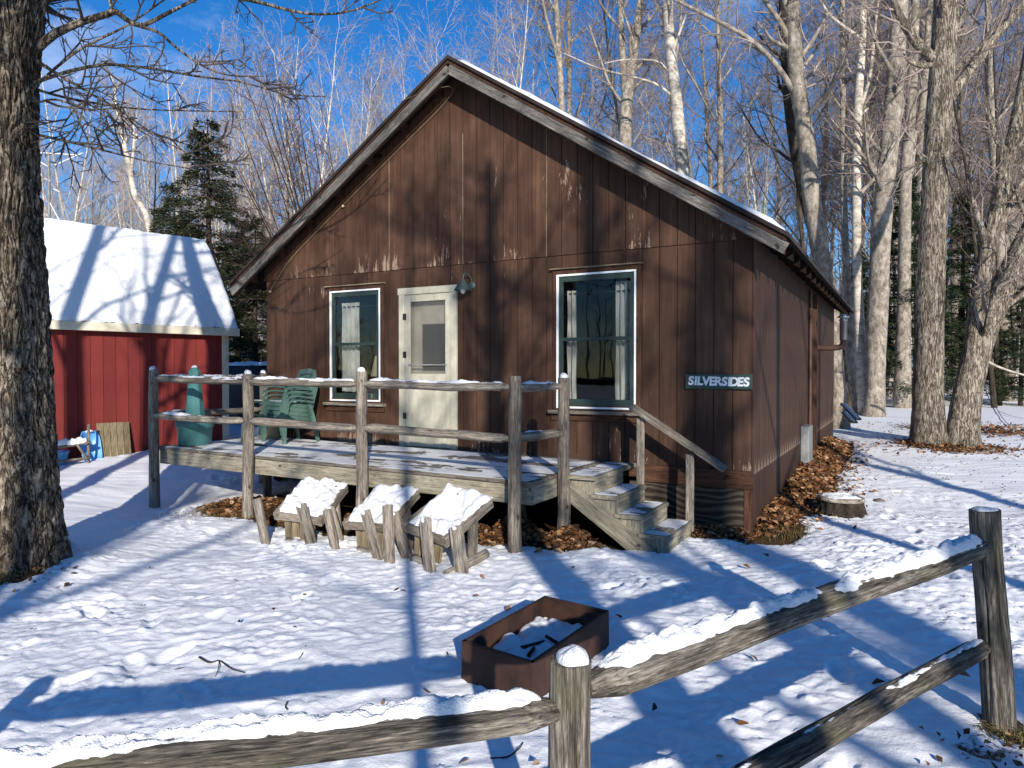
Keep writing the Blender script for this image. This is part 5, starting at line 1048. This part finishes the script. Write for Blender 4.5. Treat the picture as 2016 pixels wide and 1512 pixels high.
shade_tree(5.6, -3.0, 'yard tree beside the viewer, shading the cabin corner', 14, .14, 84)
shade_tree(-5.95, 3.6, 'yard tree beyond the left edge, shading the shed roof', 15, .17, 85, f0=.22)
shade_tree(-5.0, 2.7, 'forked yard tree beyond the left edge, shading the middle of the shed', 14, .17, 89, lean=(.05, 0), f0=.26)
shade_tree(-1.98, -6.0, 'slim yard tree behind the viewer, shading one side of the big shaggy trunk', 16, .12, 90, lean=(-.005, 0), f0=.30)
shade_tree(-1.2, -9.0, 'yard tree behind the viewer, shading the left snow', 16, .16, 86)
shade_tree(8.4, -2.0, 'yard tree right of the viewer, shading the ground before the stump', 15, .18, 87)
# far woods that read as one mass
def far_woods():
    r4 = np.random.RandomState(91); br = []
    for i in range(1000):
        px = r4.uniform(-250, 2260); Y = r4.uniform(58, 120); p = at(px, 733, Y)
        if i >= 760: a_ = r4.uniform(2.9, 6.5); q_ = r4.uniform(70, 120); p = np.array([math.cos(a_) * q_, math.sin(a_) * q_, 0])
        z = hz(p[0], p[1]); H = r4.uniform(13, 21) * (.80 if px > 1000 else .62); l = r4.normal(0, .03, 2); b = np.array([p[0], p[1], z - .3])
        P = np.array([b + [l[0] * H * f * f, l[1] * H * f, H * f] for f in (0, .35, .7, 1)]); R = np.array([.13, .10, .06, .015]) * r4.uniform(.7, 1.5); br.append((P, R, 5))
        for k in range(20):
            f = r4.uniform(.22, .97); c = b + [l[0] * H * f * f, l[1] * H * f, H * f]; a = r4.uniform(0, 6.28); L = H * .20 * (1.1 - f) + .5; d = np.array([math.cos(a) * .7, math.sin(a) * .7, r4.uniform(.4, 1.0)]); e1 = c + d * L * .5 + r4.normal(0, .1, 3); e2 = c + d * L + [0, 0, .2 * L] + r4.normal(0, .2, 3); br.append((np.array([c, e1, e2]), np.array([.035, .022, .010]), 3))
            for q in range(3):
                g = e1 + r4.normal(0, .45, 3) * [1, 1, .8] + [0, 0, .5]; br.append((np.array([e1 * .6 + c * .4, g]), np.array([.016, .010]), 3))
    return tag(obj('far_woods', tubes('far_woods', br, MT['twig'])), 'far bare woods closing the view behind everything', 'woods', None, 'stuff')
far_woods()

# ------------------------------------------------------------------ the red shed
SV = math.atan2(2350 - 1008, FPX)                 # heading of the shed's front wall
sdir = np.array([math.sin(SV), math.cos(SV)]); c0 = at(447, 733, 14.0); Ls = 5.2; SZ = hz(c0[0] - 1, c0[1] - 2)
sx0 = np.array([c0[0], c0[1]]) - sdir * Ls
shed = empty('shed', (sx0[0], sx0[1], 0), math.atan2(sdir[1], sdir[0])); tag(shed, 'red board shed with steep snow-covered roof and cream trim', 'shed')
EZ, RZ, RUN = 2.63, 4.38, 1.10; swall = empty('front_wall', parent=shed); nb = 26; sbw = Ls / nb
rb = boxes_mesh('wall_board', [((.004, 0, -.2), (sbw - .004, .02, EZ - .05))], MT['red'])
for i in range(nb): obj('wall_board', rb, swall, Matrix.Translation((i * sbw, 0, 0)))
obj('sheathing', boxes_mesh('sheathing', [((.02, .012, -.2), (Ls - .02, .08, EZ - .06))], MT['bark_dark']), swall)
box('corner_trim', (Ls - .10, -.024, -.2), (Ls + .024, -.002, EZ - .12), MT['shed_trim'], shed)
box('corner_trim', (Ls + .001, .0, -.2), (Ls + .024, .10, EZ - .12), MT['shed_trim'], shed)
gw = [(Ls, .1, -.2), (Ls, RUN * 2, -.2), (Ls, RUN * 2, EZ), (Ls, RUN, RZ - .1), (Ls, .1, EZ + .1)]
obj('gable_wall', mesh_py('gable_wall', gw, [(0, 1, 2, 3, 4)], MT['red']), shed)
obj('rear_wall', mesh_py('rear_wall', [(0, RUN * 2, -.2), (Ls, RUN * 2, -.2), (Ls, RUN * 2, EZ), (0, RUN * 2, EZ)], [(0, 1, 2, 3)], MT['red']), shed)
k_s = (RZ - EZ) / RUN; ey = -.13; ez = EZ - .13 * k_s * .35
plank('fascia', (-.1, ey - .05, EZ - .145), (Ls + .17, ey - .05, EZ - .145), .15, .03, MT['shed_trim'], shed, up=(0, -1, 0))
sr = empty('roof', parent=shed)
def sz(y): return EZ - .06 + (y - ey) * (RZ - EZ + .06) / (RUN - ey)
V = [(x, y, sz(y) + dz) for x in (-.1, Ls + .18) for y in (ey - .03, RUN) for dz in (-.05, .0)]
obj('roof_slope', mesh_py('roof_slope', V, [(0, 1, 3, 2), (4, 6, 7, 5), (0, 4, 5, 1), (2, 3, 7, 6), (1, 5, 7, 3), (0, 2, 6, 4)], MT['shingle']), sr)
V = [(x, y, RZ - (y - RUN) * k_s + dz) for x in (-.1, Ls + .18) for y in (RUN, RUN * 2 + .1) for dz in (-.05, .0)]
obj('roof_slope', mesh_py('roof_slope', V, [(0, 1, 3, 2), (4, 6, 7, 5), (0, 4, 5, 1), (2, 3, 7, 6), (1, 5, 7, 3), (0, 2, 6, 4)], MT['shingle']), sr)
n, m = 190, 70; U, V_ = np.meshgrid(np.linspace(0, 1, n), np.linspace(0, 1, m)); x = -.1 + (Ls + .27) * U; y = ey - .02 + (RUN - ey + .04) * V_
e = np.minimum(np.minimum(U, 1 - U) * Ls, V_ * 1.9); z = sz(y) + .09 * sstep(-.02, .05, e + .02 * perlin(x * 9, y * 9, 3)) * (1 + .2 * fbm(x * 1.5, y * 3, 1) + .1 * fbm(x * 6, y * 9, 2)) - .006 - .10 * sstep(.9, 1.0, V_) * (V_ - .9) * 10 * .35; x = x - .10 * V_ ** 3 * sstep(.97, 1.0, U) + .02 * perlin(y * 5, 2.0) * sstep(.98, 1, U)
dy_ = (.035 * perlin(x * 3.1, 1.0, 4) + .02 * perlin(x * 11, 2.0, 6)) * sstep(.10, 0, V_); y = y + dy_; z = z + dy_ * 1.2
i = np.arange(n * m).reshape(m, n); tag(obj('roof_snow', mesh_np('roof_snow', np.stack([x, y, z], -1).reshape(-1, 3), np.stack([i[:-1, :-1], i[:-1, 1:], i[1:, 1:], i[1:, :-1]], -1).reshape(-1, 4), MT['snow'], True), sr), kind='stuff')
def shw(x, y, z): 
    a = math.atan2(sdir[1], sdir[0]); return np.array([sx0[0] + x * math.cos(a) - y * math.sin(a), sx0[1] + x * math.sin(a) + y * math.cos(a), z])
SA = math.atan2(sdir[1], sdir[0])
def shed_x(px):   # distance along the shed wall of a pixel column
    k = (px - 1008) / FPX; return float(np.clip((k * sx0[1] - sx0[0]) / (sdir[0] - k * sdir[1]), 0, 9))
# things leaning on the shed
xa, xb = shed_x(186), shed_x(251); pn = empty('plank_panel', shw((xa + xb) / 2, -.16, hz(*shw((xa + xb) / 2, -.2, 0)[:2]) + .02), SA); tag(pn, 'weathered plank panel leaning against the red shed', 'panel'); npn = 5; pwid = (xb - xa) / npn
for k in range(npn): plank('plank', (-(xb - xa) / 2 + pwid * (k + .5), -.04, -.05), (-(xb - xa) / 2 + pwid * (k + .5), .10, .60), pwid - .008, .022, MT['panel_wood'], pn, up=(0, -1, .2))
snow_cap('foot_snow', (.14, -.09, -.02), .16, .06, pn, 3)
xs_ = shed_x(172); sl = empty('sled', shw(xs_, -.30, hz(*shw(xs_, -.2, 0)[:2]) - .02), SA); sl.rotation_euler = (math.radians(-16), 0, SA + math.radians(8)); tag(sl, 'bright blue plastic sled standing on end against the red shed', 'sled')
n, m = 13, 19; U, V_ = np.meshgrid(np.linspace(-1, 1, n), np.linspace(0, 1, m)); hw = .155 * (1 - .35 * np.abs(V_ * 2 - 1) ** 4); x = U * hw; z = V_ * .56; y = .085 * (1 - np.clip(np.abs(U) * 1.45 - .45, 0, 1) ** 1.2) * (1 - np.clip(np.abs(V_ * 2 - 1) * 1.5 - .5, 0, 1) ** 2); i = np.arange(n * m).reshape(m, n)
obj('tray', mesh_np('tray', np.stack([x, y, z], -1).reshape(-1, 3), np.stack([i[:-1, :-1], i[:-1, 1:], i[1:, 1:], i[1:, :-1]], -1).reshape(-1, 4), MT['blue_plastic'], True), sl)
ringi = list(i[0, :]) + list(i[1:, -1]) + list(i[-1, -2::-1]) + list(i[-2:0:-1, 0]) + [i[0, 0]]; rim = np.stack([x, y, z], -1).reshape(-1, 3)[ringi]; obj('rim', tubes('rim', [(rim, np.full(len(rim), .012), 6)], MT['blue_plastic']), sl)
snow_cap('top_snow', (0, .0, .555), .06, .03, sl, 6)
xs_ = shed_x(126); fr_ = empty('old_wood_frame', shw(xs_, -.50, hz(*shw(xs_, -.4, 0)[:2])), SA + .1); tag(fr_, 'old grey stick frame with snow on its shelf beside the blue sled', 'wood frame')
log('post', (.22, 0, -.1), (.25, .05, .70), .025, .020, WW, fr_, seed=1, rings=8, sides=9); log('post', (-.28, 0, -.1), (-.27, .03, .42), .025, .022, WW, fr_, seed=2, rings=8, sides=9); log('crossbar', (-.34, -.02, .34), (.26, -.02, .40), .025, .022, WW, fr_, seed=3, rings=8, sides=9); log('crossbar', (-.30, -.02, .12), (.24, -.02, .14), .022, .022, WW, fr_, seed=4, rings=8, sides=9); log('brace', (.04, -.03, .38), (.20, -.03, .12), .02, .02, WW, fr_, seed=5, rings=6, sides=8)
snow_strip('frame_snow', (-.28, .02, .385), (.22, .02, .42), .075, .09, fr_, 4.4, cover=1.2)
tub = empty('plastic_tub', shw(xs_ - .22, -.22, hz(*shw(xs_, -.2, 0)[:2]) - .06), SA); tag(tub, 'blue plastic tub behind the old stick frame by the shed', 'tub')
obj('body', lathe('body', [(.16, 0), (.22, .28), (.235, .29), (.235, .31), (.215, .31), (.155, .02)], MT['blue_plastic'], 24), tub); snow_cap('tub_snow', (0, 0, .24), .17, .08, tub, 8)
# dark tarp-covered stack and boards in the gap between shed and cabin
g = at(505, 733, 17.5); gz_ = hz(g[0], g[1]); tp = empty('tarp_stack', (g[0], g[1], gz_), TH); tag(tp, 'dark tarp-covered stack with a snowy top between shed and cabin', 'covered stack')
n = 30; U, V_ = np.meshgrid(np.linspace(-1, 1, n), np.linspace(-1, 1, n)); e = np.maximum(np.abs(U), np.abs(V_)); x = U * 1.3; y = V_ * .7; z = 1.40 * (1 - sstep(.78, 1.0, e)) + .05 * fbm(x * 3, y * 3, 2) + .0; i = np.arange(n * n).reshape(n, n)
obj('tarp', mesh_np('tarp', np.stack([x, y, np.maximum(z, -.2)], -1).reshape(-1, 3), np.stack([i[:-1, :-1], i[:-1, 1:], i[1:, 1:], i[1:, :-1]], -1).reshape(-1, 4), MT['tarp'], True), tp)
snow_sheet('tarp_snow', [(-.95, -.50, 1.43), (.95, -.50, 1.43), (.95, .5, 1.43), (-.95, .5, 1.43)], .08, 40, 24, tp, 3.0, .5, 2.0, .3, .08)
for k, (dx, dz, L) in enumerate(((-.5, .55, 1.7), (-.35, .40, 1.5), (-.6, .24, 1.4))):
    p0 = g + np.array([-.75 + dx, -.75, gz_ + dz + .35 - g[2]]); b_ = plank('leaning_board', (p0[0], p0[1], gz_ + .85 - .16 * k), (p0[0] + L * .75, p0[1] - .15, gz_ + .30 - .12 * k), .12, .03, WW); tag(b_, ['upper snowy board leaning by the tarp stack', 'middle snowy board leaning by the tarp stack', 'lower snowy board leaning by the tarp stack'][k], 'board', 'boards leaning by the tarp stack')
# pole with rods above the shed ridge
ap = at(96, 440, 15.5); an = empty('antenna', (ap[0], ap[1], hz(ap[0], ap[1]))); tag(an, 'thin pole with crossed rods rising behind the shed roof', 'antenna'); z0_ = hz(ap[0], ap[1])
def rel(px, py): q = at(px, py, 15.5); return q - np.array([ap[0], ap[1], z0_])
obj('pole', tubes('pole', [(np.array([(0, 0, 0), rel(96, 300)]), np.array([.035, .025]), 8)], MT['grey_box']), an)
for a_, b_ in (((70, 300), (150, 305)), ((78, 318), (95, 328)), ((108, 325), (163, 301)), ((88, 352), (100, 356)), ((105, 372), (118, 378)), ((96, 395), (130, 458))): obj('rod', tubes('rod', [(np.array([rel(*a_), rel(*b_)]), np.array([.014, .014]), 6)], MT['pvc']), an)

# ------------------------------------------------------------------ stump, stones, fallen branches
sp_ = at(1655, 1010, 8.6); zs_ = hz(sp_[0], sp_[1]); sm = empty('tree_stump', (sp_[0], sp_[1], zs_)); tag(sm, 'cut tree stump with snow on top beside the leaf pile', 'stump')
obj('stump_body', bark_trunk([(0, 0, -.15), (0, 0, 0), (0, 0, .12), (0, 0, .24)], [.42, .33, .27, .26], MT['bark_dark'], 64, 30, .03, 3.0), sm); obj('cut_face', lathe('cut_face', [(.27, .20), (.262, .236), (.15, .245), (.01, .25)], MT['bark_grey'], 24), sm)
snow_sheet('stump_snow', [(-.22, -.20, .235), (.20, -.20, .235), (.20, .20, .24), (-.22, .20, .24)], .03, 30, 30, sm, 4.0, .6, 4.0, .4, .06)
def stone(px, py, Y, r, label, seed):
    p = at(px, py, Y); n_, m_ = 18, 12; V, F = [], []
    for j in range(m_):
        for i_ in range(n_):
            a, b = 2 * math.pi * i_ / n_, math.pi * (j + .02) / (m_ - .96); v = np.array([math.cos(a) * math.sin(b), math.sin(a) * math.sin(b), math.cos(b)]); q = 1 + .25 * float(perlin(*(v * 1.3 + seed))) + .1 * float(perlin(*(v * 3.5 + seed))); V.append(v * r * q * [1, .8, .6])
    for j in range(m_ - 1):
        for i_ in range(n_): F.append((j * n_ + i_, (j + 1) * n_ + i_, (j + 1) * n_ + (i_ + 1) % n_, j * n_ + (i_ + 1) % n_))
    o = obj('stone', mesh_py('stone', V, F, MT['stone'], True)); o.location = (p[0], p[1], hz(p[0], p[1]) + r * .25); return tag(o, label, 'stone')
stone(1730, 975, 9.3, .085, 'dark stone on the snow right of the stump', 2)
stone(868, 1158, 6.2, .05, 'small pale stone on the snow below the log chairs', 5)
def stick(label, pts, r, m='bark_dark', n=14, name='twig', side=()):
    P = np.array(pts, float); O = P[0].copy(); br = [(resample(P - O, n), np.linspace(r, r * .4, n), 6)] + [(resample(np.array(s, float) - O, 8), np.linspace(r * .6, r * .25, 8), 5) for s in side]
    o = obj(name, tubes(name, br, MT[m])); o.location = O; return tag(o, label, name.replace('_', ' '))
def gp(px, py, lift=.045):
    Y = 1398 * 1.72 / (py - 733); 
    for _ in range(6): p = at(px, py, Y); Y = 1398 * (1.70 - hz(p[0], p[1]) - lift) / (py - 733)
    p = at(px, py, Y); return (p[0], p[1], hz(p[0], p[1]) + lift)
stick('forked dark twig lying on the snow before the porch', [gp(392, 1297), gp(412, 1308), gp(432, 1304), gp(455, 1320), gp(482, 1328)], .006, side=([gp(432, 1304), gp(430, 1320), gp(424, 1336)],))
stick('short straight twig on the snow left of the fire box', [gp(602, 1275), gp(596, 1290), gp(588, 1300)], .005)
stick('crooked twig on shaded snow near the foreground rail', [gp(566, 1387), gp(562, 1396), gp(566, 1403)], .005)
stick('twig on the snow under the foreground rail', [gp(966, 1500), gp(1000, 1496), gp(1022, 1480), gp(1030, 1468)], .005)
stick('long pale fallen branch on the far snow right of the leaning maple', [at(1925, 700, 17), at(1965, 722, 17), at(2030, 742, 16.8), at(2120, 760, 16.5)], .035, 'bark_birch', name='fallen_branch')
stick('thin dark branch lying on the snow right of the maples', [gp(1945, 790), gp(1965, 812), gp(1990, 838), gp(2030, 842)], .012, name='fallen_branch', side=([gp(1965, 812), gp(1995, 822), gp(2030, 828)],))
# snowy lumber at the back corner of the cabin
for k, (a_, b_, lb) in enumerate((((1660, 795, 17.2), (1690, 826, 16.6), 'upper snowy board leaning at the back corner of the cabin'), ((1663, 812, 16.9), (1682, 832, 16.4), 'lower snowy board leaning at the back corner of the cabin'))):
    b_o = plank('lumber_board', at(*a_), at(*b_), .16, .04, WW); tag(b_o, lb, 'board', 'boards at the cabin back corner'); M_, L_ = frame(at(*a_), at(*b_)); snow_strip('board_snow', np.array(at(*a_)) + [0, 0, .03], np.array(at(*b_)) + [0, 0, .03], .07, .04, None, k + 2.0, cover=1.1).parent = b_o; b_o.children[0].matrix_parent_inverse = b_o.matrix_basis.inverted()
